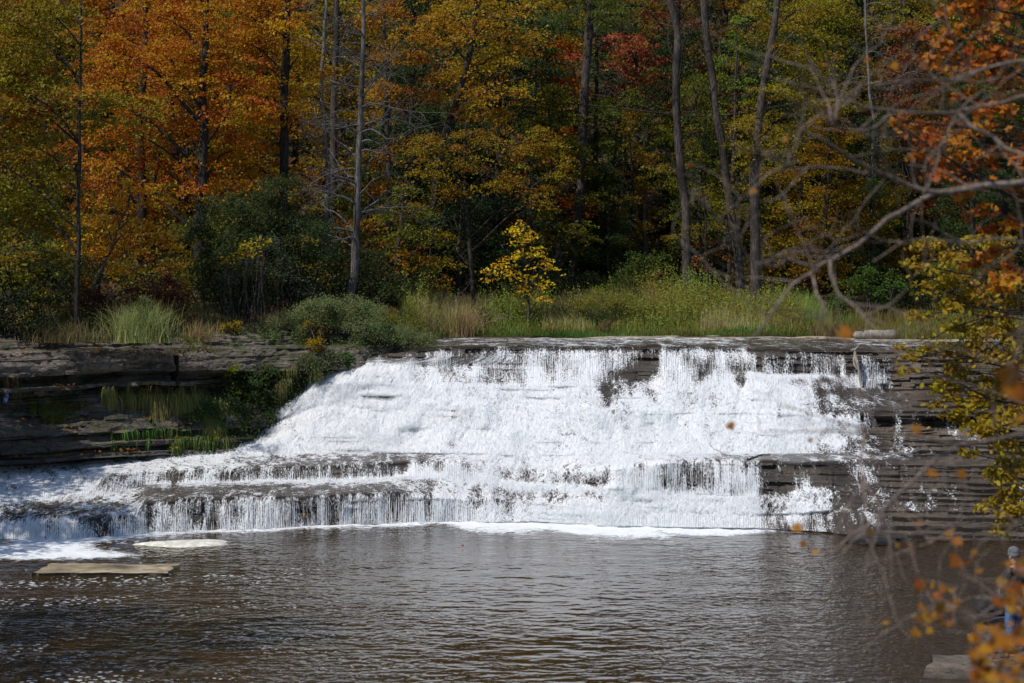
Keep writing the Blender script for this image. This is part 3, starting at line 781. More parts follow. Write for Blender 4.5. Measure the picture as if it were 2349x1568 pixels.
slab('flat_rock', 82, 408, 1311, 45.6, 1.45, .03, M['rock_tan'], 'long flat tan rock slab lying just above the brown pool water', 'rock', 3, .055)
def foam_patch():
    n = 46
    a = np.linspace(0, 2*np.pi, n, endpoint=False)
    c = P(415, 1250, CAMZ*F/(1250-HOR))
    r = 1+.55*fbm(np.cos(a)*2.2, np.sin(a)*2.2, seed=6, octs=5, gain=.65)
    rings = [(1.0, .005), (.9, .045), (.6, .075), (.25, .085)]
    v = []
    for s_, z in rings:
        v.append(np.stack([c[0]+1.12*s_*r*np.cos(a)+.25*np.sin(a)*s_, c[1]+.50*s_*r*np.sin(a)*(1+.6*np.cos(a)), np.full(n, z)+.02*fbm(np.cos(a)*3*s_, np.sin(a)*3*s_, seed=7)], 1))
    v = np.concatenate(v)
    f = []
    for k_ in range(3):
        i = np.arange(n)+k_*n; j = (np.arange(n)+1) % n+k_*n
        f.append(np.stack([i, j, j+n, i+n], 1))
    cap = (np.arange(n)+3*n)[None, :]
    g = N('pale_foam')
    p = g.pos()
    m = g.out(g.principled(g.mix(g.ramp(g.noise(p, 5, 5), .4, .65), (.50, .48, .42), (.72, .70, .63)), .7, g.bump(g.noise(p, 12, 5), .04), spec=.3))
    return tag(link('foam_patch', mesh_np('foam_patch', v, [np.concatenate(f), cap], None, True), m), 'cream foam raft floating flat on the pool below the left ledge', 'foam')
foam_patch()

def boulder(name, c, size, m, label, cat, seed, group=None, parent=None):
    nu, nv = 34, 20
    th = np.linspace(0, np.pi, nv)[:, None]; ph = np.linspace(0, 2*np.pi, nu, endpoint=False)[None, :]
    d = np.stack([np.sin(th)*np.cos(ph), np.sin(th)*np.sin(ph), np.cos(th)*np.ones_like(ph)], 2)
    r = 1+.38*fbm(d[..., 0]*1.6+seed, d[..., 1]*1.6, d[..., 2]*1.6, seed=seed, octs=4)
    q = d*r[..., None]
    q = np.sign(q)*np.abs(q)**.8
    v = (q*np.array(size)).reshape(-1, 3)
    i = (np.arange(nv-1)[:, None]*nu+np.arange(nu)[None]).ravel(); j = (np.arange(nv-1)[:, None]*nu+((np.arange(nu)+1) % nu)[None]).ravel()
    o = link(name, mesh_np(name, v, np.stack([i, i+nu, j+nu, j], 1), {'wet': np.full(len(v), .5), 'moss': np.zeros(len(v))}, False), m)
    o.location = c
    return tag(o, label, cat, group)
boulder('boulder', P(2290, 1392, 38.6)+np.array([0, 0, .0]), (.42, .3, .17), M['rock_dark'], 'dark pointed boulder at the water edge beside the person', 'boulder', 17)
boulder('boulder', P(2010, 1240, 50.1), (.75, .35, .16), M['rock_dark'], 'dark low boulder in the pool at the foot of the right ledges', 'boulder', 23)
boulder('boulder', P(1010, 1108, 55.75), (.17, .12, .11), M['rock_dark'], 'small black wedge of rock on the middle left ledge', 'boulder', 29)

# driftwood log on the far bank right of the falls
def log_object():
    a, b = P(2130, 748, 67.0), P(2348, 745, 66.8)
    a, b = P(1956, 749, 67.0), P(2058, 742, 67.0)
    a[2] = 4.33; b[2] = 4.37
    tb = Tubes()
    pts = smooth_line([a, a*.5+b*.5+np.array([0, 0, .02]), b], 16, .012)
    rad = np.interp(np.linspace(0, 1, 16), [0, .04, .9, .97, 1], [.02, .13, .15, .145, .02])
    tb.add(pts, rad, 12)
    tb.add(smooth_line([pts[4], pts[4]+np.array([-.1, -.15, .22])], 5), [.04, .035, .03, .025, .01], 6)
    return tag(link('log', tb.mesh('log'), M['driftwood']), 'pale driftwood log lying on the far bank above the right ledges', 'log')
log_object()
def leaning_branch():
    tb = Tubes()
    pts = smooth_line([P(1958, 800, 59.3), P(1964, 815, 59.2), P(1969, 840, 59.1), P(1974, 866, 59.0), P(1978, 889, 58.9)], 18, .01)
    tb.add(pts, np.linspace(.05, .035, 18), 9)
    tb.add(smooth_line([pts[1], P(1953, 806, 59.2), P(1949, 802, 59.15)], 8, .01), np.linspace(.045, .015, 8), 6)
    tb.add(smooth_line([pts[1], P(1967, 797, 59.2), P(1971, 794, 59.2)], 8, .01), np.linspace(.04, .012, 8), 6)
    tb.add(smooth_line([pts[3], P(1956, 828, 59.15), P(1966, 850, 59.05)], 8, .01), np.linspace(.035, .02, 8), 6)
    return tag(link('driftwood_branch', tb.mesh('driftwood_branch'), M['driftwood']), 'thick pale driftwood branch leaning against the right end of the upper fall', 'driftwood')
leaning_branch()
def ledge_twig():
    tb = Tubes()
    tb.add(smooth_line([P(1626, 1015, 55.2), P(1640, 1035, 54.8), P(1665, 1048, 54.4), P(1697, 1064, 54.15)], 16, .02), np.linspace(.006, .012, 16), 5)
    tb.add(smooth_line([P(1654, 1022, 55.0), P(1650, 1036, 54.8), P(1672, 1049, 54.4)], 10, .02), np.linspace(.005, .009, 10), 5)
    return tag(link('bare_twig', tb.mesh('bare_twig'), M['twig']), 'thin bare twig caught on the lower right ledge', 'twig')
ledge_twig()
def dark_stick():
    tb = Tubes()
    tb.add(smooth_line([P(1713, 1054, 54.3), P(1735, 1050, 54.3), P(1752, 1044, 54.35), P(1768, 1042, 54.5)], 14, .015), np.linspace(.03, .012, 14), 6)
    tb.add(smooth_line([P(1735, 1050, 54.3), P(1742, 1046, 54.1), P(1750, 1046, 54.0)], 6, .01), np.linspace(.018, .006, 6), 5)
    return tag(link('stick', tb.mesh('stick'), M['bark_dark']), 'dark crooked stick lying at the lip of the lower right ledge', 'stick')
dark_stick()

# blue bottle hanging in a cleft of the cliff at the left edge
def bottle():
    prof = [(0, .0), (.05, .0), (.055, .02), (.055, .19), (.045, .23), (.022, .26), (.022, .28)]
    k = 14
    def lathe(pr):
        v = []
        for r_, h_ in pr:
            a = np.arange(k)/k*2*np.pi
            v.append(np.stack([r_*np.cos(a), r_*np.sin(a), np.full(k, h_)], 1))
        f = []
        for s_ in range(len(pr)-1):
            i = np.arange(k)+s_*k; j = (np.arange(k)+1) % k+s_*k
            f.append(np.stack([i, j, j+k, i+k], 1))
        return np.concatenate(v), np.concatenate(f)
    c = P(11, 925, 54.9)
    root = empty('bottle', c, 'small blue bottle hanging on a red strap against the left cliff', 'bottle')
    def plastic(nm, col):
        g = N(nm); return g.out(g.principled(g.mix(g.noise(g.obj(), 20, 2), col, tuple(x*.8 for x in col)), .35))
    for nm, pr, col in (('body', prof, (.04, .10, .24)), ('label_band', [(.0565, .06), (.0565, .13)], (.22, .26, .32)), ('cap', [(.028, .275), (.028, .31), (0, .312)], (.2, .02, .02))):
        v, f = lathe(pr)
        o = link(nm, mesh_np(nm, v, f, None, True), plastic('plastic_'+nm, col)); o.parent = root
    tb = Tubes(); tb.add(smooth_line([[0, 0, .30], [-.02, .06, .42], [-.05, .2, .55]], 8), np.full(8, .008), 5)
    o = link('strap', tb.mesh('strap'), plastic('strap_red', (.14, .02, .02))); o.parent = root
    root.rotation_euler = (0, math.radians(14), 0)
bottle()
# ------------------------------------------------------------------ leaves, crowns, trunks
LEAF4 = np.array([[0, -.5, 0], [.30, -.02, .09], [0, .55, 0], [-.30, .05, .09]])
_m = [(0,-.45),(.10,-.12),(.42,-.22),(.30,.02),(.55,.16),(.26,.22),(.20,.34),(0,.62),(-.20,.34),(-.26,.22),(-.55,.16),(-.30,.02),(-.42,-.22),(-.10,-.12)]
MAPLE = np.array([[a, b, .10*abs(a)] for a, b in _m])
def frames(n, up, r, spread=.75):
    """random leaf frames: normals scattered around UP"""
    nz = np.asarray(up)[None, :] + r.normal(size=(n, 3))*spread
    nz /= np.linalg.norm(nz, axis=1)[:, None]+1e-9
    a = r.normal(size=(n, 3)); a -= (a*nz).sum(1)[:, None]*nz
    a /= np.linalg.norm(a, axis=1)[:, None]+1e-9
    return a, np.cross(nz, a), nz
class Leaves:
    def __init__(s): s.p, s.a, s.b, s.c, s.sz, s.cl = [], [], [], [], [], []
    def add(s, pos, size, r, up=(0, -.25, .8), spread=.7, clump=None):
        n = len(pos); a, b, c = frames(n, up, r, spread)
        s.p.append(pos); s.a.append(a); s.b.append(b); s.c.append(c)
        s.sz.append(size*r.uniform(.65, 1.3, n)); s.cl.append(np.full(n, r.random()) if clump is None else clump)
    def mesh(s, name, shape=LEAF4, r=rng):
        p, a, b, c = (np.concatenate(x) for x in (s.p, s.a, s.b, s.c)); sz = np.concatenate(s.sz); cl = np.concatenate(s.cl)
        k = len(shape)
        w = (shape[None, :, 0, None]*a[:, None] + shape[None, :, 1, None]*b[:, None] + shape[None, :, 2, None]*c[:, None])*sz[:, None, None]
        v = (p[:, None]+w).reshape(-1, 3)
        f = np.arange(len(p)*k).reshape(-1, k)
        return mesh_np(name, v, f, {'leafrnd': np.repeat(r.random(len(p)), k), 'clump': np.repeat(cl, k)})
def ellipsoid_pts(n, r):
    d = r.normal(size=(n, 3)); d /= np.linalg.norm(d, axis=1)[:, None]
    return d*(r.random(n)**.42)[:, None]
def blob_leaves(L, c, rad, leaf, dens, r, spray=.5, flat=.28, droop=.25, up=(0, -.25, .8)):
    """fill an ellipsoid with flat drooping sprays of leaves"""
    c, rad = np.asarray(c), np.asarray(rad)
    area = np.pi*rad[0]*rad[2]
    sr = min(spray, rad[0]*.75)
    ns = max(4, int(2.6*area/(sr*sr*1.4)))
    per = max(8, int(dens*area*2.0/(leaf*leaf*.45)/ns))
    cen = ellipsoid_pts(ns, r)*rad*np.array([.92, .92, .95]) + c
    for q in cen:
        m = int(per*r.uniform(.45, 1.5))
        s_ = sr*r.uniform(.6, 1.25)
        g2 = r.normal(size=(m, 2))*.5
        out = (q-c)/(rad+1e-6)
        tilt = np.array([out[0], out[1]])*droop
        rr = (g2**2).sum(1)
        off = np.stack([g2[:, 0]*s_, g2[:, 1]*s_, -rr*s_*.25 - (g2@tilt)*s_ + r.normal(size=m)*s_*flat*.45], 1)
        L.add(q+off, leaf, r, up)
def crown_from_blobs(blobs, Y, leaf, dens, r, spray=.5, droop=.25, flat=.28, thick=.85, yj=.7, fill=0):
    L = Leaves(); cs = []
    for (x, y, rx, ry) in blobs:
        c = P(x, y, Y + r.normal()*yj*.6)
        rad = (rx/F*Y, min(max(rx/F*Y*thick, .3), 1.7), ry/F*Y)
        blob_leaves(L, c, rad, leaf, dens, r, spray, flat, droop); cs.append((c, rad))
        if fill:      # the crown has depth: a second clump behind each one
            c2 = c+np.array([r.normal()*rad[0]*.6, r.uniform(1.0, 2.4), r.normal()*rad[2]*.8-.2])
            blob_leaves(L, c2, np.array(rad)*r.uniform(.75, 1.05), leaf, dens*fill, r, spray, flat, droop)
    return L, cs
def limb(tb, a, b, r0, r1, r, n=9, sag=.12, k=5):
    d = np.linalg.norm(b-a)
    mid = a*.55+b*.45 + np.array([0, 0, d*sag]) + r.normal(size=3)*d*.05
    pts = smooth_line([a, mid, b], n, d*.012, r)
    tb.add(pts, np.linspace(r0, r1, n), k)
    return pts
def twigs(tb, pts, n, length, rad, r, curl=0.0, k=4, depth=1, upw=.35):
    for _ in range(n):
        i = r.integers(max(1, len(pts)//4), len(pts))
        p0 = pts[i]
        d = pts[min(i, len(pts)-1)]-pts[i-1]; d = d/(np.linalg.norm(d)+1e-9)
        d = d*.6 + r.normal(size=3)*.65 + np.array([0, 0, upw]); d /= np.linalg.norm(d)
        q = [p0]; l = length*r.uniform(.5, 1.3); m = 7
        for j in range(m):
            d = d + r.normal(size=3)*.16 + np.array([0, 0, curl*(j/m-.25)]); d /= np.linalg.norm(d)
            q.append(q[-1]+d*l/m)
        q = np.array(q)
        tb.add(q, np.linspace(rad, rad*.35, m+1), k)
        if depth > 1: twigs(tb, q, 3, length*.5, rad*.5, r, curl, 3, depth-1, upw)
def tree(name, label, cat, color, Y, trunk, r0, r1, blobs, leaf=.108, dens=1.0, bark='bark_brown', group=None, seed=1, spray=.5, droop=.25, flat=.28,
         mat_='leaf', limbs=True, Ybase=None, extra_twigs=0, thick=.85, yj=.7, root_to_ground=True, crown_name='crown', fill=None):
    if fill is None: fill = .9 if r0 > .1 else 0
    """trunk: photo polyline from the foot up"""
    r = np.random.default_rng(seed)
    pts = [P(x, y, Y) for x, y in trunk]
    if root_to_ground:
        gz = float(G(pts[0][0], Y)); b = pts[0].copy()
        if gz < b[2]-.05: pts = [np.array([b[0]-.03, Y, gz-.15])]+pts
    base = pts[0]
    root = empty(name, base, label, cat, group)
    tl = smooth_line(pts, max(14, 5*len(pts)), .02, r)
    tb = Tubes()
    rad = np.linspace(r0, r1, len(tl)); rad[:2] *= np.array([1.45, 1.15])
    tb.add(tl, rad*(1+.06*r.normal(size=len(tl))), 9)
    L, cs = crown_from_blobs(blobs, Y, leaf, dens, r, spray, droop, flat, thick, yj, fill) if blobs else (None, [])
    if limbs:
        for c, rd in cs:
            zt = c[2]-.9*abs(c[0]-np.interp(c[2], tl[:, 2], tl[:, 0]))*.7-.4
            i = int(np.argmin(np.abs(tl[:, 2]-zt)))
            d = np.linalg.norm(c-tl[i])
            if d > .35 and d < 7:
                lp = limb(tb, tl[i], c, min(r0*.45, .02+.016*d), .012, r)
                twigs(tb, lp, 3, rd[0]*.8, .010, r)
    if extra_twigs: twigs(tb, tl[len(tl)//3:], extra_twigs, 1.6, .02, r, depth=2)
    link('trunk', tb.mesh('trunk'), M[bark], root)
    if L:
        o = link(crown_name, L.mesh(crown_name, r=r), M[mat_], root); o.color = (*color, 1)
    return root

OR, OR2, YO = (.50, .185, .010), (.54, .25, .014), (.27, .20, .013)
GOLD, OLV, DKG = (.46, .26, .014), (.20, .165, .014), (.035, .058, .016)

def bush(name, label, cat, color, Y, blobs, leaf=.07, dens=1.0, stem='bark_brown', seed=1, group=None, mat_='leaf', spray=.35, flat=.6, up=(0, -.35, .7), crown_name='foliage', ground_z=None, thick=.9, on_cliff=False):
    r = np.random.default_rng(seed)
    L = Leaves(); cs = []
    for (x, y, rx, ry) in blobs:
        c = cliff_at(x, y)+np.array([0, -.14, 0]) if on_cliff else P(x, y, Y+r.normal()*.2)
        rad = (rx/F*Y, min(max(rx/F*Y*thick, .25), 1.5), ry/F*Y)
        blob_leaves(L, c, rad, leaf*.9, dens*2.2, r, spray, flat, .25, up); cs.append((c, rad))
    mx = np.mean([c[0] for c, _ in cs])
    gz = float(G(mx, Y)) if ground_z is None else ground_z
    root = empty(name, (mx, Y, gz), label, cat, group)
    tb = Tubes()
    for c, rd in cs:
        for _ in range(4):
            a = np.array([c[0]*.8+mx*.2+r.normal()*.12, Y+r.normal()*.15, min(gz, c[2]-rd[2]*.7)]) if not on_cliff else c+np.array([r.normal()*.1, .25, rd[2]*.9])
            b = c+ellipsoid_pts(1, r)[0]*np.array(rd)*.8
            pts = limb(tb, a, b, .02, .006, r, sag=.05)
            twigs(tb, pts, 3, rd[2]*.7, .006, r)
    link('stems', tb.mesh('stems'), M[stem], root)
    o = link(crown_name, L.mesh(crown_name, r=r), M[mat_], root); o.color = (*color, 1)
    return root

def cliff_at(x, y):
    """point on the cliff face for photo position"""
    Yc = float(cliff_Y(x)); z = Zw(y, Yc)
    dd = float(np.interp(-z, [-Zw(p[0], 55.8) for p in CLP], [p[1] for p in CLP]))
    if 480 < x and z < Zw(900, 55.8): dd *= 1-.55*float(sstep(480, 640, x))
    return P(x, y, Yc-dd-.02)

# ---- the trees that can be told apart (photo coordinates), from left to right
tree('maple_tree', 'olive yellow tree filling the upper left edge of the photo', 'tree', YO, 57.6, [(176,770),(178,640),(179,480),(182,300),(186,100),(190,-40)], .075, .03,
     [(30,40,120,90),(140,130,90,60),(20,190,130,80),(110,240,90,55),(60,330,120,70),(150,390,75,45),(40,450,110,60),(100,500,70,50),(20,560,90,60),(60,640,70,45),(-80,120,120,100),(-90,330,120,100),(120,30,90,50),(40,-60,140,60)], leaf=0.123, dens=.8, bark='bark_dark', seed=21, fill=1.2, spray=.55)
tree('maple_tree', 'large bright orange maple left of centre behind the cliff', 'tree', OR, 69, [(455,700),(458,560),(462,430),(466,280),(470,120),(474,-40)], .21, .08,
     [(250,225,110,45),(340,150,110,50),(440,90,110,55),(400,215,120,48),(520,160,110,60),(300,300,100,38),(420,300,110,42),(540,250,90,45),(250,110,80,45),(350,30,110,48),(490,20,90,48),(470,370,95,36),(350,370,80,32),(560,340,70,34),(230,360,70,36),(400,-50,180,40),(550,420,70,34),(440,440,60,28)], leaf=0.115, dens=.95, bark='bark_dark', seed=22)
tree('maple_tree', 'orange maple with a dark bent trunk near the left edge', 'tree', (.44,.145,.01), 74, [(325,640),(327,500),(326,420),(318,300),(330,180),(336,-30)], .2, .07,
     [(200,300,80,40),(260,420,70,40),(180,430,60,40),(310,260,60,30),(220,180,60,40),(200,60,80,50),(300,-20,90,40),(330,480,60,30),(150,340,60,40)], bark='bark_dark', seed=23)
tree('maple_tree', 'orange maple around the tall dark trunk beside the pale bare tree', 'tree', OR2, 71, [(648,560),(650,430),(652,280),(657,130),(660,-30)], .19, .11,
     [(640,60,80,45),(700,120,60,40),(600,140,60,40),(650,200,75,36),(580,395,75,40),(540,360,60,36),(610,290,60,32),(690,260,45,30),(560,90,60,40),(630,-20,90,40)], bark='bark_dark', seed=24)
tree('maple_sapling', 'small orange maple sapling leaning over the red undergrowth on the left', 'tree', (.72,.33,.016), 61.5, [(214,658),(236,612),(268,540),(292,470),(296,425)], .07, .02,
     [(300,428,85,22),(250,462,70,24),(345,462,60,20),(240,512,62,26),(310,520,55,22),(262,570,60,24),(205,588,40,20),(360,548,42,20),(398,575,32,18),(280,610,55,22),(405,610,24,14),(180,540,40,22)], leaf=0.107, dens=1.0, bark='bark_grey', seed=25, spray=.32, yj=.25)
tree('green_tree', 'pale orange and olive tree behind the bare grey tree', 'tree', (.42,.20,.014), 73, [(895,690),(893,540),(890,380),(884,200),(880,0)], .12, .05,
     [(900,125,75,34),(950,60,60,40),(870,215,60,28),(960,200,55,24),(880,20,60,35),(905,330,60,30),(860,430,50,28),(940,470,55,26),(850,600,40,24),(900,560,50,28),(985,95,50,30)], leaf=0.107, seed=26)
tree('maple_tree', 'golden yellow maple with a leaning dark trunk at upper centre', 'tree', GOLD, 75, [(985,690),(992,480),(1010,330),(1052,215),(1082,120),(1100,-30)], .17, .07,
     [(1060,70,80,40),(1140,40,70,40),(1120,140,80,40),(1050,165,60,28),(1075,225,85,30),(1175,205,60,34),(1000,60,60,36),(1190,110,55,32),(1110,-20,90,36),(1020,20,60,36)], leaf=0.115, dens=.85, bark='bark_dark', seed=27)
tree('maple_tree', 'olive gold tree with layered branches at the middle of the woods', 'tree', (.31,.19,.012), 72, [(1085,690),(1078,560),(1066,430),(1064,330),(1070,280)], .10, .04,
     [(1020,322,80,28),(1120,312,80,30),(1200,345,80,36),(1080,372,85,26),(980,390,60,30),(1170,410,80,34),(1250,310,60,36),(1280,390,55,40),(960,330,45,26),(1050,440,70,26),(1240,450,50,30),(1000,540,50,24),(1030,600,44,22)], leaf=.098, seed=28, bark='bark_dark')
tree('green_tree', 'dark green leafy tree low in the centre behind the yellow sapling', 'tree', (.045,.07,.022), 73.5, [(1050,690),(1052,600),(1058,500),(1060,420)], .12, .04,
     [(1040,500,95,38),(1110,540,85,34),(980,530,60,36),(1090,460,80,34),(1010,590,75,34),(1140,590,70,36),(960,620,50,34)], leaf=0.107, seed=29, mat_='leaf')
tree('oak_tree', 'dark green oak between the orange trees at upper centre', 'tree', (.038,.068,.018), 78, [(930,690),(932,500),(940,300),(950,100)], .18, .07,
     [(960,270,70,50),(900,300,60,50),(1000,290,60,50),(940,370,70,50),(1050,380,60,40),(960,150,60,60),(1230,60,60,40),(1250,160,50,40),(1200,260,60,40)], leaf=0.123, seed=30)
tree('yellow_sapling', 'small bright yellow sapling standing in front of the dark woods', 'tree', (.74,.50,.024), 70.6, [(1214,722),(1212,650),(1206,590),(1196,540),(1188,500)], .05, .012,
     [(1190,512,24,12),(1184,532,36,14),(1205,548,34,15),(1232,572,40,10),(1196,585,36,14),(1150,612,46,11),(1120,640,24,8),(1172,630,32,12),(1232,610,36,10),(1258,598,20,7),(1210,635,32,12),(1250,655,30,9),(1215,672,36,9),(1238,684,26,7),(1160,600,30,9),(1185,560,30,12),(1240,640,34,11),(1195,660,34,10),(1140,622,34,9),(1215,588,40,12),(1262,616,22,9),(1200,530,30,12),(1255,690,24,7)], leaf=0.123, dens=.75, bark='bark_brown', seed=31, spray=.26, yj=.12, thick=.8)
tree('tall_tree', 'tall dark trunk with sparse green leaves at right of centre', 'tree', (.105,.125,.012), 80, [(1303,672),(1318,560),(1332,420),(1338,260),(1350,90),(1358,-20)], .21, .15,
     [(1400,265,62,30),(1440,225,60,26),(1300,60,50,24),(1400,40,80,30),(1290,330,40,26),(1420,330,60,28),(1370,380,40,24),(1330,-10,90,30)], leaf=0.107, dens=.8, bark='bark_brown', seed=32, spray=.4, extra_twigs=5)
def conifer(name, label, color, Y, foot, top, w, seed, group=None, dens=1.0):
    r = np.random.default_rng(seed)
    a, b = P(foot[0], foot[1], Y), P(top[0], top[1], Y)
    a[2] = min(a[2], float(G(a[0], Y))-.1)
    root = empty(name, a, label, 'tree', group)
    tb = Tubes(); tl = smooth_line([a, a*.5+b*.5, b], 20, .01, r)
    tb.add(tl, np.linspace(.17, .02, 20), 8)
    L = Leaves(); H = b[2]-a[2]; W = w/F*Y
    for i in range(int(46*dens)):
        f = r.uniform(.06, .985); p0 = a+(b-a)*f
        l = W*(1.06-f)**.8*r.uniform(.6, 1.15)
        az = r.uniform(0, 2*np.pi); d = np.array([np.cos(az), np.sin(az), .12])
        pts = np.array([p0+d*l*t+np.array([0, 0, -.34*l*t*t]) for t in np.linspace(0, 1, 7)])
        tb.add(pts, np.linspace(.022, .006, 7), 4)
        m = int(190*l/1.6)
        t = r.random(m)**.7
        base = p0+d*l*t[:, None]+np.array([0, 0, -1.0])*(.34*l*t*t)[:, None]
        side = np.cross(d, [0, 0, 1.0]); side /= np.linalg.norm(side)
        s_ = r.normal(size=m)*.26*l*(1.05-t*.7)
        pos = base+side*s_[:, None]+np.array([0, 0, -1.0])*(np.abs(s_)*.35+r.random(m)*.08)[:, None]
        L.add(pos, .15, r, (0, -.2, .9), .4)
    link('trunk', tb.mesh('trunk'), M['bark_dark'], root)
    nd = np.array([[0, -.5, 0], [.13, 0, .02], [0, .55, 0], [-.13, 0, .02]])
    o = link('crown', L.mesh('crown', nd, r), M['needle'], root); o.color = (*color, 1)
    return root
conifer('hemlock_tree', 'dark hemlock with drooping sprays behind the yellow sapling', (.022,.040,.016), 74, (1225,690), (1215,360), 105, 41)
conifer('hemlock_tree', 'dark hemlock between the leaning trunk and the gold maple', (.020,.036,.015), 79, (1130,690), (1120,330), 90, 42)
conifer('pine_tree', 'tall dark pine with its branches across the top right of centre', (.030,.050,.014), 84, (1365,690), (1370,-160), 170, 43, dens=1.5)
conifer('pine_tree', 'dark pine at the upper right behind the foreground twigs', (.014,.024,.012), 88, (2010,700), (2000,-60), 130, 44, dens=1.4)
conifer('hemlock_tree', 'black green hemlock low at right behind the bare branches', (.016,.028,.013), 82, (1900,700), (1905,230), 110, 45)
tree('red_maple', 'salmon pink maple showing between the tall trunks', 'tree', (.50,.135,.055), 86, [(1470,690),(1468,450),(1462,250),(1458,120)], .12, .05,
     [(1440,112,66,22),(1505,128,58,24),(1400,88,40,18),(1520,185,46,22),(1450,160,50,20),(1530,230,40,26),(1290,205,50,20),(1240,100,40,22),(1320,130,40,20)], leaf=0.123, seed=33, spray=.4)
tree('maple_tree', 'small orange maple at the foot of the tall dark trunk', 'tree', (.50,.20,.012), 84, [(1405,680),(1402,560),(1398,470)], .07, .03,
     [(1390,455,55,22),(1360,415,36,18),(1430,480,45,20),(1375,510,45,18),(1345,375,30,14),(1420,430,30,16)], leaf=0.115, seed=34, spray=.35)
tree('green_tree', 'thin brownish yellow tree between the tall dark trunk and the forked trunk', 'tree', (.27,.165,.018), 82, [(1480,690),(1482,560),(1478,420),(1480,300)], .09, .03,
     [(1455,440,40,28),(1500,480,50,32),(1440,540,50,30),(1510,560,55,34),(1470,610,60,32),(1530,420,36,30),(1480,370,40,26),(1420,600,40,28)], leaf=0.082, dens=.7, bark='bark_pale', seed=35)
tree('tall_tree', 'tall grey trunk forked near the top with sparse leaves', 'tree', (.24,.17,.014), 75.5, [(1580,722),(1576,610),(1572,460),(1553,290),(1550,180),(1558,85),(1532,-20)], .185, .12,
     [(1600,440,40,20),(1530,380,30,18),(1600,300,30,18),(1545,540,26,14)], leaf=0.082, dens=.5, bark='bark_brown', seed=36, extra_twigs=16)
tree('tall_tree', 'tall leaning brown trunk right of the forked trunk', 'tree', (.24,.19,.014), 76.5, [(1704,722),(1692,580),(1668,430),(1646,280),(1630,150),(1612,-20)], .17, .12,
     [(1655,470,36,20),(1690,420,36,18),(1620,360,30,18),(1640,520,36,18)], leaf=0.082, dens=.55, bark='bark_brown', seed=37, extra_twigs=12)
tree('tall_tree', 'straight dark trunk under the olive crown at the right end of the grass', 'tree', (.30,.215,.012), 73.2, [(1737,748),(1732,600),(1729,450),(1736,330),(1752,200),(1775,60),(1790,-40)], .205, .10,
     [(1740,255,70,36),(1800,130,80,40),(1850,60,70,36),(1780,210,80,36),(1860,230,80,38),(1820,310,70,32),(1900,150,55,34),(1730,330,50,28),(1870,10,80,36),(1700,285,40,24),(1760,20,60,34)], leaf=0.094, dens=.9, bark='bark_brown', seed=38)
tree('green_tree', 'lime green tree crown between the two leaning trunks', 'tree', (.19,.26,.02), 80, [(1672,700),(1676,500),(1684,300),(1690,120)], .09, .04,
     [(1690,100,42,26),(1665,140,36,24),(1720,135,36,26),(1700,190,40,26),(1650,180,30,22),(1690,60,36,24),(1640,250,30,24)], leaf=0.098, seed=39, spray=.35)
tree('green_tree', 'slim grey sapling trunk at the edge of the bank grass', 'tree', (.20,.16,.014), 73.8, [(1627,748),(1623,650),(1619,540),(1612,430)], .055, .03, [(1612,430,36,18),(1640,500,30,16),(1600,520,30,16)], leaf=0.082, dens=.5, bark='bark_dark', seed=40)
tree('green_tree', 'short brown trunk behind the grass near the leaning trunk', 'tree', (.36,.16,.02), 78, [(1652,715),(1656,620),(1666,520),(1670,420)], .10, .06, [(1610,560,44,22),(1590,600,36,18),(1650,590,40,18),(1620,520,36,18)], leaf=0.098, dens=.8, bark='bark_brown', seed=46)
tree('maple_tree', 'broad yellow olive tree low at right above the bank', 'tree', (.31,.215,.012), 79, [(1830,720),(1832,600),(1836,480),(1840,400)], .13, .05,
     [(1790,400,70,34),(1860,470,80,38),(1780,480,60,34),(1830,550,80,36),(1900,540,70,38),(1780,570,50,34),(1960,450,60,44),(1880,620,70,36),(1950,590,60,36),(1810,640,60,30),(2010,520,60,44),(2040,430,60,44)], leaf=0.094, seed=47)
tree('maple_tree', 'bright green and gold tree top at the upper right edge of the woods', 'tree', (.33,.26,.014), 84, [(2080,700),(2076,450),(2070,200),(2075,0)], .14, .06,
     [(2060,60,70,40),(2100,140,60,40),(2040,10,70,40),(2090,-30,80,40),(1960,60,50,40),(2120,260,60,50),(2080,340,60,40),(2150,60,60,50),(2160,200,60,50)], leaf=0.098, seed=48, dens=.75)

tree('green_tree', 'yellow green leafy tree filling the gap right of the tall dark trunk', 'tree', (.135,.155,.014), 83, [(1400,690),(1404,520),(1410,380),(1420,250)], .12, .05,
     [(1400,240,56,26),(1450,290,56,28),(1380,330,50,26),(1440,370,56,28),(1500,330,46,26),(1420,420,50,26),(1510,270,40,24),(1490,400,40,26),(1360,420,36,22)], leaf=.10, seed=61, fill=.8)
tree('green_tree', 'green leafy tree between the leaning trunk and the olive crown', 'tree', (.12,.16,.016), 82, [(1680,690),(1684,520),(1690,400)], .10, .05,
     [(1680,330,46,28),(1720,380,46,28),(1650,400,40,28),(1700,440,50,28),(1660,480,46,28),(1720,520,46,30),(1660,560,50,30),(1740,600,46,28)], leaf=.10, seed=62)
tree('green_tree', 'mid green tree in the middle of the woods left of the tall dark trunk', 'tree', (.075,.115,.018), 81, [(1230,690),(1228,420),(1226,240),(1225,100)], .14, .06,
     [(1230,100,60,34),(1280,140,50,30),(1200,180,50,30),(1260,220,56,30),(1300,280,46,28),(1210,290,50,30),(1180,60,50,34),(1290,50,50,34),(1310,380,40,28)], leaf=.115, seed=63)
tree('green_tree', 'yellow green tree under the gold maple with layered sprays', 'tree', (.16,.165,.014), 70.5, [(905,700),(910,600),(918,520),(925,440)], .09, .04,
     [(920,440,50,22),(960,480,54,24),(890,490,46,22),(940,530,56,24),(880,560,44,24),(985,550,46,24),(920,590,54,24),(970,610,46,22)], leaf=.105, seed=64)

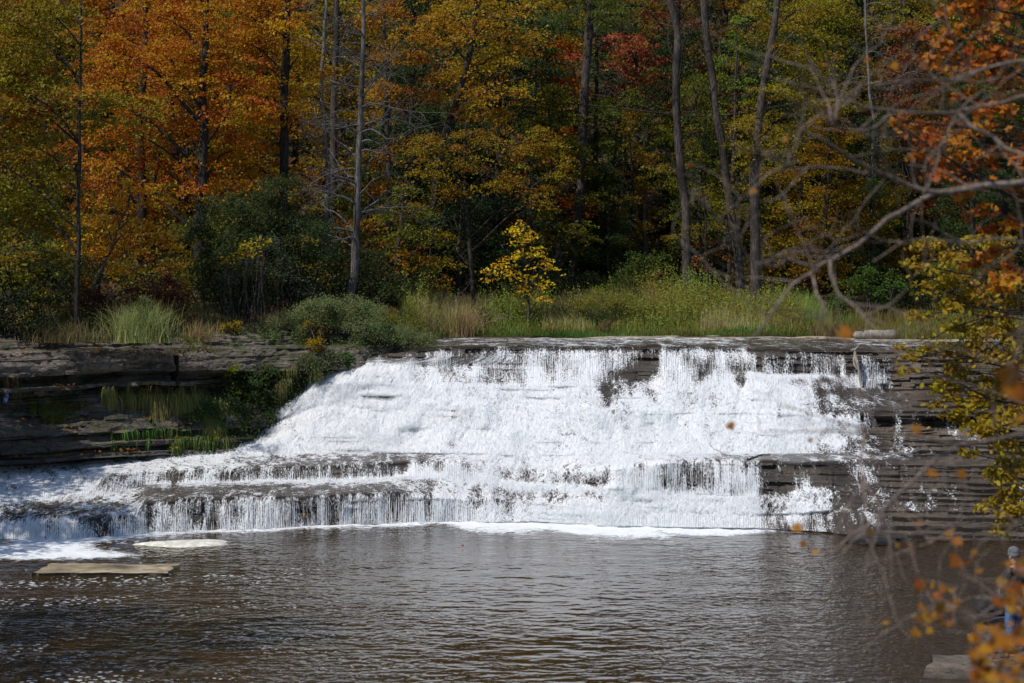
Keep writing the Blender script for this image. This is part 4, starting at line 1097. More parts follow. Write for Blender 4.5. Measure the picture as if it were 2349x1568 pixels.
# ---- bare trees
def bare_tree(name, label, Y, trunk, r0, r1, nl, seed, bark='bark_grey', L0=2.2, lo=.25, group=None):
    r = np.random.default_rng(seed)
    pts = [P(x, y, Y) for x, y in trunk]
    gz = float(G(pts[0][0], Y))
    if gz < pts[0][2]: pts = [np.array([pts[0][0]-.05, Y, gz-.1])]+pts
    root = empty(name, pts[0], label, 'tree', group)
    tl = smooth_line(pts, 40, .02, r)
    tb = Tubes(); rad = np.linspace(r0, r1, 40); rad[:2] *= [1.35, 1.15]
    tb.add(tl, rad, 9)
    for i in range(nl):
        f = lo+(1-lo)*(i+r.random())/nl
        j = min(38, int(f*39)); p0 = tl[j]
        az = r.choice([0, np.pi])+r.normal()*.7
        l = L0*(1.25-f*.8)*r.uniform(.5, 1.25)
        d = np.array([np.cos(az), np.sin(az)*.8, r.uniform(.3, 1.0)]); d /= np.linalg.norm(d)
        q = [p0]; m = 12
        for s_ in range(m):
            d = d+r.normal(size=3)*.12+np.array([0, 0, -.16+.02*s_]); d /= np.linalg.norm(d)
            q.append(q[-1]+d*l/m)
        q = np.array(q)
        tb.add(q, np.linspace(rad[j]*.36, .008, m+1), 5)
        twigs(tb, q, 7, l*.45, .008, r, curl=-.3, depth=2, upw=.1)
    link('trunk', tb.mesh('trunk'), M[bark], root)
    return root
bare_tree('bare_tree', 'pale grey leafless tree with drooping curled twigs at the cliff edge', 64.2, [(797,706),(803,682),(812,640),(817,560),(821,440),(826,300),(832,150),(836,-40)], .135, .055, 52, 51, L0=2.7)
bare_tree('bare_tree', 'thin forked leafless tree left of the pale grey one', 73, [(744,560),(750,470),(752,380),(737,230),(744,90),(752,-40)], .10, .05, 18, 52, 'bark_pale', 2.4, .3)
bare_tree('bare_tree', 'dark leafless trunk just behind the thin forked tree', 76, [(768,700),(766,500),(764,300),(770,120),(772,-40)], .16, .10, 12, 53, 'bark_brown', 2.0, .3)
bare_tree('bare_tree', 'slender leafless tree behind the tall dark trunk', 82, [(1422,690),(1424,560),(1428,420),(1432,300)], .08, .03, 14, 54, 'bark_pale', 2.0, .25)
bare_tree('bare_tree', 'thin leafless tree in the shadow at upper right', 80, [(1995,690),(2000,480),(2005,300),(1990,150),(1985,0)], .08, .04, 16, 55, 'bark_pale', 2.4, .3)
bare_tree('bare_tree', 'leafless leaning stem behind the green shrubs at right', 79, [(1850,720),(1846,640),(1842,560),(1836,470)], .06, .03, 10, 56, 'bark_pale', 1.6, .2)
def brush_pile():
    r = np.random.default_rng(57); tb = Tubes()
    c = P(1010, 700, 70.5); c[2] = float(G(c[0], 70.5))
    for i in range(46):
        a = c+np.array([r.normal()*.55, r.normal()*.3, .05])
        d = np.array([r.normal()*.9, r.normal()*.5, r.uniform(.3, 1.0)]); d /= np.linalg.norm(d)
        q = [a]
        for s_ in range(10):
            d = d+r.normal(size=3)*.13+np.array([0, 0, -.10]); d /= np.linalg.norm(d); q.append(q[-1]+d*r.uniform(.11, .18))
        q = np.array(q); tb.add(q, np.linspace(.014, .005, 11), 4); twigs(tb, q, 3, .5, .006, r, curl=-.3)
    root = link('brush_pile', tb.mesh('brush_pile'), M['twig'])
    return tag(root, 'tangle of bare grey brown twigs left of the yellow sapling', 'brush')
brush_pile()
# ------------------------------------------------------------------ the woods behind: a few crown shapes, copied tree by tree
def proto(kind, seed):
    r = np.random.default_rng(seed)
    H = 10.5
    root = bpy.data.objects.new('forest_tree', None); C.objects.link(root)
    tb = Tubes()
    tl = smooth_line([[0, 0, -.4], [.1*r.normal(), 0, 3], [.3*r.normal(), .2, 6.5], [.3*r.normal(), .2, H-1]], 18, .03, r)
    tb.add(tl, np.linspace(.20, .04, 18), 8)
    L = Leaves()
    n = {'broad': 17, 'tall': 13, 'open': 10}[kind]
    for i in range(n):
        f = (i+.5)/n
        z = 2.2+f*(H-2.4)
        w = {'broad': 2.6, 'tall': 1.7, 'open': 2.3}[kind]*(math.sin(math.pi*min(1, .22+f*.82))**.7)
        az = i*2.4+r.normal()*.4; d = w*r.uniform(.25, .85)
        c = np.array([math.cos(az)*d, math.sin(az)*d*.8, z])
        rad = np.array([r.uniform(.9, 1.5), r.uniform(.8, 1.2), r.uniform(.45, .8)])*(1.0 if kind != 'open' else .85)
        blob_leaves(L, c, rad, .13, 1.0, r, .5, .28, .28)
        j = int(np.argmin(np.abs(tl[:, 2]-(z-1.0)))); limb(tb, tl[j], c, .06, .012, r)
    for nm, me, m in (('trunk', tb.mesh('trunk'), M['bark_dark']), ('crown', L.mesh('crown', r=r), M['leaf'])):
        o = link(nm, me, m); o.parent = root
    return root
protos = [proto('broad', 201), proto('broad', 202), proto('tall', 203), proto('open', 204), proto('tall', 205)]
used = set()
PAL = {'orange': ((.46,.15,.010), 'orange tree on the wooded slope far behind the river', 'orange trees of the far slope'),
       'gold': ((.38,.22,.013), 'golden tree on the wooded slope far behind the river', 'golden trees of the far slope'),
       'olive': ((.20,.165,.013), 'olive tree on the wooded slope far behind the river', 'olive trees of the far slope'),
       'green': ((.045,.075,.018), 'dark green tree on the wooded slope far behind the river', 'dark green trees of the far slope'),
       'rust': ((.24,.085,.02), 'rust brown tree on the wooded slope far behind the river', 'rust brown trees of the far slope')}
def kids(o): return [c for c in bpy.data.objects if c.parent == o]
pk = {p_.name: kids(p_) for p_ in protos}
def place(p_, loc, rz, sc, col):
    colr, label, grp = PAL[col]
    if p_.name not in used:
        used.add(p_.name); o = p_; ch = pk[p_.name]
    else:
        o = p_.copy(); C.objects.link(o); ch = []
        for c in pk[p_.name]:
            d = c.copy(); C.objects.link(d); d.parent = o; ch.append(d)
    o.location = loc; o.rotation_euler = (0, 0, rz); o.scale = (sc, sc, sc*rnd.uniform(.9, 1.15))
    for c in ch: c.color = (*[min(1, v*rnd.uniform(.85, 1.15)) for v in colr], 1)
    tag(o, label, 'tree', grp)
for (Y, n, off) in ((82, 15, .2), (86.5, 16, .7), (91, 16, .1), (97, 15, .6), (104, 14, .3), (111, 16, .8), (119, 16, .2)):
    for i in range(n):
        x = -260 + (i+off+rnd.uniform(-.3, .3))*2900/n
        u = rnd.random()
        if x < 720: col = 'orange' if u < .5 else 'gold' if u < .65 else 'olive' if u < .8 else 'green'
        elif x < 1300: col = 'gold' if u < .3 else 'green' if u < .72 else 'orange' if u < .85 else 'olive'
        elif x < 1900: col = 'olive' if u < .35 else 'green' if u < .7 else 'gold' if u < .88 else 'rust'
        else: col = 'green' if u < .45 else 'olive' if u < .7 else 'rust' if u < .85 else 'gold'
        X = (x-CX)/F*Y
        yy = Y+rnd.uniform(-2, 2)
        place(protos[rnd.randrange(5)], (X, yy, float(G(X, yy))), rnd.uniform(0, 6.28), rnd.uniform(.85, 1.2)*(1 if Y < 95 else 1.12), col)

# smaller leafy trees in front of the slope
for (Y, n, off) in ((78.2, 12, .4), (80.6, 13, .9)):
    for i in range(n):
        x = -120+(i+off+rnd.uniform(-.35, .35))*2500/n; u = rnd.random()
        col = ('gold' if u < .35 else 'olive' if u < .6 else 'orange' if u < .75 else 'green') if x < 800 else ('green' if u < .4 else 'olive' if u < .75 else 'gold')
        X = (x-CX)/F*Y; yy = Y+rnd.uniform(-.8, .8)
        place(protos[rnd.choice((0, 1, 3))], (X, yy, float(G(X, yy))), rnd.uniform(0, 6.28), rnd.uniform(.5, .78), col)
# leafy trees out of frame on the near left bank, added to shade pool and cliff
PAL['near'] = ((.22,.17,.014), 'unseen leafy tree added on the near left bank to shade the pool and the cliff', 'added shade trees of the near left bank')
for (X, Y, sc) in ((-18.0, 50.5, 1.25), (-17.2, 46.0, 1.2), (-20.5, 54, 1.35), (-12.6, 31.5, 1.3), (-11.2, 27, 1.2), (-15, 33.5, 1.35), (-10.2, 22.0, 1.3)):
    place(protos[rnd.choice((0, 1, 0))], (X, Y, .2), rnd.uniform(0, 6.28), sc, 'near')
# low understory bushes between the trunks
def proto_bush(seed):
    r = np.random.default_rng(seed)
    root = bpy.data.objects.new('forest_shrub', None); C.objects.link(root)
    tb = Tubes(); L = Leaves()
    for i in range(7):
        c = np.array([r.normal()*.9, r.normal()*.6, r.uniform(.5, 2.6)]); rad = np.array([r.uniform(.6, 1.1), r.uniform(.5, .9), r.uniform(.35, .65)])
        blob_leaves(L, c, rad, .12, .8, r, .42, .4, .25); limb(tb, np.array([r.normal()*.15, r.normal()*.15, -.3]), c, .03, .01, r)
    for nm, me, m in (('stems', tb.mesh('stems'), M['bark_dark']), ('foliage', L.mesh('foliage', r=r), M['leaf'])):
        o = link(nm, me, m); o.parent = root
    return root
bprotos = [proto_bush(211), proto_bush(212), proto_bush(213)]
for p_ in bprotos: pk[p_.name] = kids(p_)
BPAL = {'dark': ((.050,.072,.020), 'dark green undergrowth bush under the trees behind the far bank', 'dark bushes under the trees'),
        'olive': ((.17,.16,.020), 'olive undergrowth bush under the trees behind the far bank', 'olive bushes under the trees'),
        'amber': ((.32,.16,.014), 'amber undergrowth bush under the trees behind the far bank', 'amber bushes under the trees')}
PAL.update(BPAL)
for (Y, n, off, wd) in ((66.5, 7, .4, 1150), (70.5, 8, .1, 1250), (74.2, 10, .6, 1420), (77.5, 17, .3, 2800), (81, 17, .8, 2800), (85, 16, .1, 2800), (90, 15, .5, 2800)):
    for i in range(n):
        x = -200+(i+off+rnd.uniform(-.3, .3))*wd/n; X = (x-CX)/F*Y; yy = Y+rnd.uniform(-1.2, 1.2); u = rnd.random()
        if x > 1250 and x < 1750 and 75 < Y < 79: continue
        if 1060 < x < 1320 and Y < 76: continue
        place(bprotos[rnd.randrange(3)], (X, yy, float(G(X, yy))), rnd.uniform(0, 6.28), rnd.uniform(.8, 1.35), 'dark' if u < .5 else 'olive' if u < .78 else 'amber')
for o in list(bpy.data.objects):
    if o.name.startswith('forest_shrub') and o.parent is None and o.get('category'): o['category'] = 'bush'

# ------------------------------------------------------------------ shrubs and weeds
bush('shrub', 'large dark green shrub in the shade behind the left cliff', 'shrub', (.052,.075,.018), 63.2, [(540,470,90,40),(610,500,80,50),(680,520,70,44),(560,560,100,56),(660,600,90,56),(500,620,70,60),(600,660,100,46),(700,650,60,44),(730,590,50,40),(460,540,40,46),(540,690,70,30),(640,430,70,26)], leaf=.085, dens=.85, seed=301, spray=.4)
bush('shrub', 'grey green leafy shrub with pale leaf tops in front of the dark shrub', 'shrub', (.075,.095,.05), 62.2, [(610,560,60,26),(560,610,50,30),(640,620,60,30),(520,640,36,26),(690,660,40,26),(600,690,50,22)], leaf=.085, dens=.45, seed=302)
bush('vine', 'yellow leaved vine patch over the dark green shrub', 'vine', (.40,.27,.014), 61.6, [(580,566,36,13),(560,582,22,10),(605,556,22,10),(520,600,18,10)], leaf=.13, dens=.6, seed=303)
bush('shrub', 'reddish brown undergrowth shrub above the left cliff', 'shrub', (.135,.045,.022), 60.0, [(330,690,80,36),(260,710,70,36),(400,690,50,36),(210,680,60,34),(420,730,40,26),(300,740,90,26),(160,710,50,34),(370,655,50,22)], leaf=.08, dens=.8, seed=304)
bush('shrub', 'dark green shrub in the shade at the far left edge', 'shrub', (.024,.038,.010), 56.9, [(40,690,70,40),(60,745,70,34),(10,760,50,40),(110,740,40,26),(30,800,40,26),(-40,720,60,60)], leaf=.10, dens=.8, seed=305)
bush('shrub', 'olive weeds between the left tree and the red shrub', 'shrub', (.06,.075,.018), 58.2, [(120,660,60,40),(170,620,60,40),(90,620,50,40),(190,740,60,24),(130,745,40,22)], leaf=.08, dens=.6, seed=306)
bush('willow_shrub', 'broad grey green willow shrub spilling over the cliff edge beside the falls', 'shrub', (.20,.24,.085), 60.9, [(560,775,44,18),(610,765,50,26),(660,748,56,36),(715,730,56,34),(775,722,60,36),(835,735,56,40),(880,765,44,30),(740,780,60,28),(680,790,54,20),(820,785,60,30),(845,705,40,22),(800,820,40,20),(860,800,40,20),(760,702,46,28),(815,700,44,28),(700,716,44,26),(930,772,40,28),(965,785,30,22),(660,810,40,20),(730,815,44,22),(545,760,34,18)], leaf=.055, dens=.8, seed=307, up=(0, -.5, .5), spray=.3)
bush('shrub', 'small golden yellow shrub growing in front of the willow shrub', 'shrub', (.40,.24,.014), 60.3, [(735,760,16,14),(728,785,22,18),(722,808,16,16),(742,735,14,10),(705,745,12,8)], leaf=.06, dens=.7, seed=308, spray=.2)
bush('shrub', 'yellow leaved sprig at the left end of the willow shrub', 'shrub', (.42,.28,.014), 60.4, [(518,744,18,10),(534,752,16,10),(510,762,10,9),(545,740,10,7)], leaf=.075, dens=.7, seed=309, spray=.2)
bush('ivy_clump', 'bright green ivy clump hanging beside the top of the falls', 'ivy', (.055,.15,.012), 60.4, [(792,812,18,14),(800,826,14,14),(784,832,14,12)], leaf=.12, dens=.7, seed=310, spray=.2, ground_z=4.3)
bush('shrub', 'trailing green shrub hanging down the cliff corner beside the falls', 'shrub', (.11,.135,.05), 60.25, [(700,830,40,18),(740,832,34,18),(665,855,34,20),(700,865,36,18),(640,880,26,18),(765,820,26,14),(690,890,22,14)], leaf=.07, dens=.7, seed=311, ground_z=4.3, up=(0,-.8,.3), thick=.5, on_cliff=True)
bush('ivy_clump', 'dark green ivy clump covering the right part of the cliff face', 'ivy', (.065,.105,.024), 59.3, [(610,850,30,16),(655,905,36,24),(690,895,28,18),(470,935,30,26),(540,985,44,18),(600,990,34,14),(450,960,24,22),(545,860,40,24),(520,890,36,24),(580,910,40,30),(630,920,30,26),(560,950,44,28),(500,960,34,26),(610,960,30,24),(520,925,34,24),(590,870,20,20)], leaf=.085, dens=.65, seed=312, ground_z=3.6, up=(0,-.9,.3), thick=.35, on_cliff=True)
bush('ivy_clump', 'yellow green sprig on the cliff below the ledge', 'ivy', (.24,.25,.014), 58.6, [(536,845,14,8),(524,858,12,7),(496,1000,9,10),(512,985,8,9),(550,900,10,5),(475,960,10,6)], leaf=.08, dens=.7, seed=313, ground_z=3.6, up=(0,-.9,.3), thick=.35, spray=.15, on_cliff=True)
bush('weed_clump', 'olive goldenrod clump right of the willow shrub above the falls', 'weeds', (.21,.20,.03), 63.5, [(900,735,40,26),(945,750,36,26),(930,775,36,18),(960,765,24,22),(900,765,30,18)], leaf=.055, dens=.7, seed=314, up=(0, -.5, .5), spray=.28)
bush('weed_clump', 'yellow leaved weed clump behind the willow shrub', 'weeds', (.30,.24,.018), 65.5, [(905,725,24,18),(940,735,24,14),(880,720,18,14)], leaf=.06, dens=.6, seed=315, spray=.2)
bush('weed_clump', 'tall yellow green goldenrod mound in the middle of the far bank', 'weeds', (.25,.24,.035), 71.2, [(1330,698,40,24),(1380,690,50,30),(1430,690,50,30),(1480,700,44,26),(1300,715,36,18),(1520,715,34,18)], leaf=.06, dens=.6, seed=316, up=(0, -.5, .5), spray=.3)
bush('weed_clump', 'dark green weed clump low in the goldenrod mound', 'weeds', (.06,.09,.018), 70.6, [(1380,725,26,14),(1410,718,20,12),(1350,722,20,12)], leaf=.07, dens=.7, seed=317, spray=.22)
bush('weed_clump', 'brown seed head weed clump near the water right of centre', 'weeds', (.22,.135,.07), 69.5, [(1382,750,14,16),(1372,765,14,8),(1395,742,10,14)], leaf=.045, dens=.5, seed=318, spray=.2)
bush('shrub', 'mid green shrub between the tall trunks and the goldenrod', 'shrub', (.075,.115,.016), 76.5, [(1490,640,50,26),(1450,610,40,30),(1540,650,36,24),(1510,600,40,24),(1420,640,30,22)], leaf=.085, dens=.65, seed=319)
bush('shrub', 'bright green leafy shrub at the right end of the far bank', 'shrub', (.085,.14,.018), 73.5, [(1960,655,50,26),(2010,680,50,22),(1920,690,44,24),(2050,650,40,30),(1985,625,36,20)], leaf=.11, dens=.6, seed=320)
bush('shrub', 'low olive shrub beside the straight dark trunk', 'shrub', (.14,.15,.018), 72.5, [(1800,720,44,24),(1850,740,44,20),(1775,745,24,18),(1890,735,36,18)], leaf=.07, dens=.7, seed=321)
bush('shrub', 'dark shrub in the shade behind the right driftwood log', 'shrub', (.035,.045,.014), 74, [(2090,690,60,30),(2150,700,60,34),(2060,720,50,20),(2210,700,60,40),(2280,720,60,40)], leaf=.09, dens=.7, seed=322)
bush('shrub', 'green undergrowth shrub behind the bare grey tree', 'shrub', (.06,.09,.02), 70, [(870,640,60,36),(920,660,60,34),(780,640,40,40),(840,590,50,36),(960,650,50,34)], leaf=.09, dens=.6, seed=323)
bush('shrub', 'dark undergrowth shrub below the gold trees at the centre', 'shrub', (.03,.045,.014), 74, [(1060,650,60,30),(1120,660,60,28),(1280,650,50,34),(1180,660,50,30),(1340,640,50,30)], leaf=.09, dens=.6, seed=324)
bush('weed_clump', 'tall pale green weed clump standing on the cliff top', 'weeds', (.15,.165,.045), 57.4, [(325,715,34,20),(320,745,40,22),(335,690,20,14)], leaf=.05, dens=.4, seed=325, spray=.25)
bush('weed_clump', 'low yellow green weeds along the cliff top left of the willow', 'weeds', (.16,.17,.02), 57.3, [(260,765,30,10),(300,772,30,8),(380,770,34,10),(440,775,34,10),(215,770,20,9)], leaf=.05, dens=.6, seed=326, spray=.2)
bush('weed_clump', 'small weeds rooted on the top ledge of the cliff', 'weeds', (.15,.135,.03), 57.0, [(430,800,26,8),(470,798,26,9),(395,803,14,7),(500,803,14,7),(300,795,14,6)], leaf=.05, dens=.5, seed=327, spray=.18, ground_z=4.2)

# ------------------------------------------------------------------ grass
def blades(base, h, lean, width, r, levels=4, hang=0.0, dirv=None):
    n = len(base)
    az = r.uniform(0, 2*np.pi, n)
    d = np.stack([np.cos(az), np.sin(az), np.zeros(n)], 1) if dirv is None else dirv
    side = np.stack([-d[:, 1], d[:, 0], np.zeros(n)], 1)
    rot = r.uniform(-1.2, 1.2, n); side = side*np.cos(rot)[:, None]+d*np.sin(rot)[:, None]
    vs = []
    for k_ in range(levels+1):
        t = k_/levels
        zz = h*(t - .35*lean*t*t) if not hang else h*(.35*t-1.35*hang*t*t)
        out = (h*lean*t**1.8) if not hang else h*lean*(1-(1-t)**2)
        c = base+d*out[:, None] + np.stack([np.zeros(n), np.zeros(n), zz], 1)
        w = width*(1-t**1.6*.92)
        vs += [c-side*w[:, None], c+side*w[:, None]]
    v = np.stack(vs, 1).reshape(-1, 3); m = 2*(levels+1)
    f = np.array([[2*i, 2*i+1, 2*i+3, 2*i+2] for i in range(levels)])
    return v, (np.arange(n)[:, None, None]*m+f[None]).reshape(-1, 4), m
def grass_obj(name, base, h, lean, width, color, r, label, cat='grass', kind='stuff', hang=0.0, dirv=None, group=None):
    v, f, m = blades(base, h, lean, width, r, 4, hang, dirv)
    n = len(base)
    cl = vnoise(base[:, 0]*.9, base[:, 1]*.9, seed=4)
    me = mesh_np(name, v, f, {'leafrnd': np.repeat(r.random(n), m), 'clump': np.repeat(cl, m)})
    o = link(name, me, M['grass']); o.color = (*color, 1)
    return tag(o, label, cat, group, kind)
def bank_pts(n, x0, x1, d0, d1, r, dens=None):
    X = r.uniform(x0, x1, n); d = r.uniform(d0, d1, n)
    if dens is not None:
        k_ = r.random(n) < dens(X, d); X, d = X[k_], d[k_]
    Y = ystart(X)+d
    return np.stack([X, Y, G(X, Y)-.02], 1), d
r = np.random.default_rng(400)
b, d = bank_pts(26000, -2.4, 9.8, .35, 2.6, r, lambda X, d: sstep(.30, .55, vnoise(X*.8, d*1.2, seed=2))*.9+.25)
grass_obj('grass', b, r.uniform(.10, .26, len(b))*(1+.5*(d > 1.2)), r.uniform(.1, .6, len(b)), np.full(len(b), .008), (.115,.15,.026), r, 'short bright green grass along the far water edge')
b, d = bank_pts(34000, -3.4, 10.5, 1.2, 7.5, r, lambda X, d: .35+.65*vnoise(X*.6, d*.7, seed=3))
hh = r.uniform(.45, 1.0, len(b))*(.45+.55*sstep(1.0, 3.2, d))*(.6+.7*vnoise(b[:, 0]*.5, b[:, 1]*.5, seed=13))
grass_obj('grass', b, hh, r.uniform(.05, .45, len(b)), np.full(len(b), .010), (.24,.25,.05), r, 'tall olive green grass and weeds covering the far bank')
b, d = bank_pts(15000, -3.0, 9.5, 1.4, 5.5, r, lambda X, d: sstep(.45, .62, vnoise(X*.55, d*.5, seed=5))+.5*np.exp(-((X+1.6)/.7)**2))
hh = r.uniform(.6, 1.25, len(b))*(.5+.5*sstep(1.2, 3.0, d))
grass_obj('grass', b, hh, r.uniform(.03, .35, len(b)), np.full(len(b), .008), (.42,.31,.16), r, 'dry tan grass stalks standing among the green bank grass')
b, d = bank_pts(9000, 8.5, 17, .4, 5, r)
grass_obj('grass', b, r.uniform(.2, .7, len(b)), r.uniform(.1, .5, len(b)), np.full(len(b), .010), (.17,.15,.03), r, 'olive brown grass at the right end of the far bank')
b, d = bank_pts(12000, -15, -4.4, .1, 3.5, r, lambda X, d: sstep(.42, .6, vnoise(X*.7, d*.9, seed=6)))
grass_obj('grass', b, r.uniform(.15, .6, len(b)), r.uniform(.1, .5, len(b)), np.full(len(b), .008), (.14,.135,.04), r, 'mixed dry and green grass on top of the left cliff')
def weeds(name, n, x0, x1, d0, d1, h0, h1, color, seed, label, lf=.07, dens=None):
    r = np.random.default_rng(seed)
    b, d = bank_pts(n, x0, x1, d0, d1, r, dens)
    n = len(b); m = 16
    h = r.uniform(h0, h1, n)*(.55+.45*sstep(d0, d0+2, d))*(.45+1.05*vnoise(b[:, 0]*.75, b[:, 1]*.6, seed=seed+5))
    t = r.random((n, m))**.8
    lean = r.normal(size=(n, 2))*.18
    pos = b[:, None, :] + np.stack([lean[:, :1]*t*h[:, None]+r.normal(size=(n, m))*.07*(1.2-t), lean[:, 1:]*t*h[:, None]+r.normal(size=(n, m))*.07, t*h[:, None]], 2)
    L = Leaves(); L.add(pos.reshape(-1, 3), lf, r, (0, -.5, .5), .8, np.repeat(vnoise(b[:, 0]*.8, b[:, 1]*.8, seed=seed), m))
    tbv, tbf, mm = blades(b, h, np.abs(lean[:, 0])*2, np.full(n, .006), r)
    me = L.mesh(name, np.array([[0,-.5,0],[.16,0,.04],[0,.6,0],[-.16,0,.04]]), r)
    o = link(name, me, M['grass']); o.color = (*color, 1)
    st = link('stems', mesh_np('stems', tbv, tbf, {'leafrnd': np.repeat(r.random(n), mm), 'clump': np.zeros(n*mm)}), M['grass'], o); st.color = tuple(c*.7 for c in color)+(1,); st['kind'] = 'stuff'
    return tag(o, label, 'weeds', None, 'stuff')
weeds('weeds', 6200, -3.2, 9.6, 1.6, 6.5, .8, 1.75, (.23,.24,.035), 420, 'leafy yellow green goldenrod weeds covering the far bank', .075, lambda X, d: .25+.75*sstep(.4, .6, vnoise(X*.45, d*.5, seed=8)))
weeds('weeds', 2600, -2.6, 9.8, 1.2, 4.5, .4, .9, (.10,.15,.026), 421, 'dark green leafy weeds low on the far bank', .085, lambda X, d: sstep(.45, .62, vnoise(X*.6, d*.6, seed=9)))
weeds('weeds', 2600, -15.5, -4.0, .15, 3.2, .3, .8, (.18,.185,.045), 422, 'mixed low weeds along the top of the left cliff', .06, lambda X, d: sstep(.35, .6, vnoise(X*.8, d*.8, seed=10)))
def grass_tuft(x, y, Y, n, h, color, label, seed, w=.25, grp=None):
    w *= 1.35; n = int(n*1.2); r = np.random.default_rng(seed); c = P(x, y, Y); c[2] = float(G(c[0], Y))
    b = c+np.stack([r.normal(size=n)*w, r.normal(size=n)*w*.7, np.zeros(n)], 1)
    return grass_obj('grass_tuft', b, r.uniform(.35, 1.0, n)*h, r.uniform(.05, .95, n), np.full(n, .008), color, r, label, 'grass tuft', None, group=grp)
grass_tuft(325, 785, 57.45, 1100, 1.35, (.32,.31,.11), 'tall pale grass tuft on the cliff top below the orange sapling', 1, .28)
grass_tuft(458, 778, 57.9, 240, .75, (.26,.18,.08), 'small dry tan grass tuft on the cliff top before the dark shrub', 2, .16)
grass_tuft(615, 745, 61.6, 420, .9, (.27,.17,.08), 'dry pinkish grass tuft poking above the willow shrub', 3, .25)
grass_tuft(150, 785, 56.8, 500, .8, (.15,.13,.05), 'dull grass tuft on the cliff top near the left tree', 4, .35)
grass_tuft(1045, 775, 68.9, 700, 1.5, (.33,.22,.11), 'tall dry reed tuft at the left end of the far bank', 5, .22)
grass_tuft(920, 800, 61.6, 900, .55, (.10,.11,.03), 'dark green grass tuft hanging over the left end of the crest', 6, .35)
def hanging(name, strips, n, h, color, label, cat, seed, lean=.35, width=.010):
    r = np.random.default_rng(seed)
    k_ = r.integers(0, len(strips), n)
    nc = max(3, n//170); cc = r.random(nc); t = np.clip(cc[r.integers(0, nc, n)]+r.normal(size=n)*.035, 0, 1)
    b = np.array([cliff_at(strips[i][0]*(1-u)+strips[i][2]*u, strips[i][1]*(1-u)+strips[i][3]*u+r.normal()*7) for i, u in zip(k_, t)])
    ln = .25+1.1*vnoise(b[:, 0]*2.3, b[:, 2]*2.0, seed=seed)
    dv = np.stack([r.normal(size=n)*.75, -1+r.normal(size=n)*.2, np.zeros(n)], 1); dv /= np.linalg.norm(dv, axis=1)[:, None]
    return grass_obj(name, b, r.uniform(.4, 1.0, n)*h*ln, r.uniform(.15, lean+.25, n), np.full(n, width), color, r, label, cat, None, 1.0, dv)
hanging('hanging_grass', [(335,900,450,905),(350,915,440,920)], 2600, 1.0, (.26,.225,.075), 'large shaggy tuft of olive and tan grass hanging below the thin cliff ledge', 'grass tuft', 11)
hanging('hanging_grass', [(225,905,330,902)], 1300, .6, (.25,.24,.07), 'short fringe of grass hanging under the cliff ledge left of the shaggy tuft', 'grass tuft', 12)
hanging('hanging_grass', [(440,900,520,930),(470,950,520,1000)], 2600, .95, (.15,.17,.045), 'long dark green grass curtain beside the shaggy tan tuft', 'grass tuft', 13)
hanging('fern', [(255,1005,330,985),(330,980,345,1000)], 1100, .5, (.12,.165,.03), 'bright green fern fringe low on the left cliff', 'fern', 14, .3, .014)
hanging('fern', [(345,985,500,1000),(400,1010,560,1000)], 2200, .55, (.09,.125,.025), 'dark green fern fringe low on the cliff nearer the falls', 'fern', 15, .3, .013)
hanging('hanging_grass', [(560,900,660,880),(640,860,740,845)], 1700, .65, (.19,.19,.06), 'trailing roots and grass hanging at the cliff corner beside the falls', 'grass tuft', 16)
hanging('hanging_grass', [(10,870,50,880)], 220, .45, (.12,.10,.04), 'small grass tuft on the cliff at the left edge above the blue bottle', 'grass tuft', 17)
hanging('moss', [(70,940,200,930),(100,960,180,945)], 2600, .12, (.09,.125,.018), 'patch of green moss on the left cliff above the sloping rock', 'moss', 18, .5, .02)
# fallen leaves lying on the rock
def litter():
    r = np.random.default_rng(410); L = Leaves(); pts = []
    for _ in range(900):
        x = r.uniform(-100, 420); y = r.choice([812, 886, 940, 965, 985, 1004, 1023, 1036, 1048])+r.normal()*3
        if vnoise(np.array(x*.02), np.array(y*.05), seed=3) > .42:
            pts.append(cliff_at(x, y)+np.array([0, -.03, .035]))
    for _ in range(260):
        j = r.integers(0, ncol); i = r.integers(60, nrow-30)
        if xs[j] > 1930 and steep[j, i] < .5: pts.append(np.array([Xp[j, i], RY[j, i]-.02, RZ[j, i]+.03]))
    for _ in range(700):
        Y = r.uniform(33.5, 39); X = r.uniform(7.6, 10.5)
        pts.append(np.array([X, Y, shore_z(X, Y)+.02]))
    L.add(np.array(pts), .085, r, (0, -.1, 1), .35, r.random(len(pts)))
    o = link('fallen_leaves', L.mesh('fallen_leaves', MAPLE), M['leaf_mixed']); o.color = (.34,.13,.025,1)
    tag(o, 'fallen orange and brown leaves scattered on the rock ledges and shore', 'fallen leaves', kind='stuff')
litter()
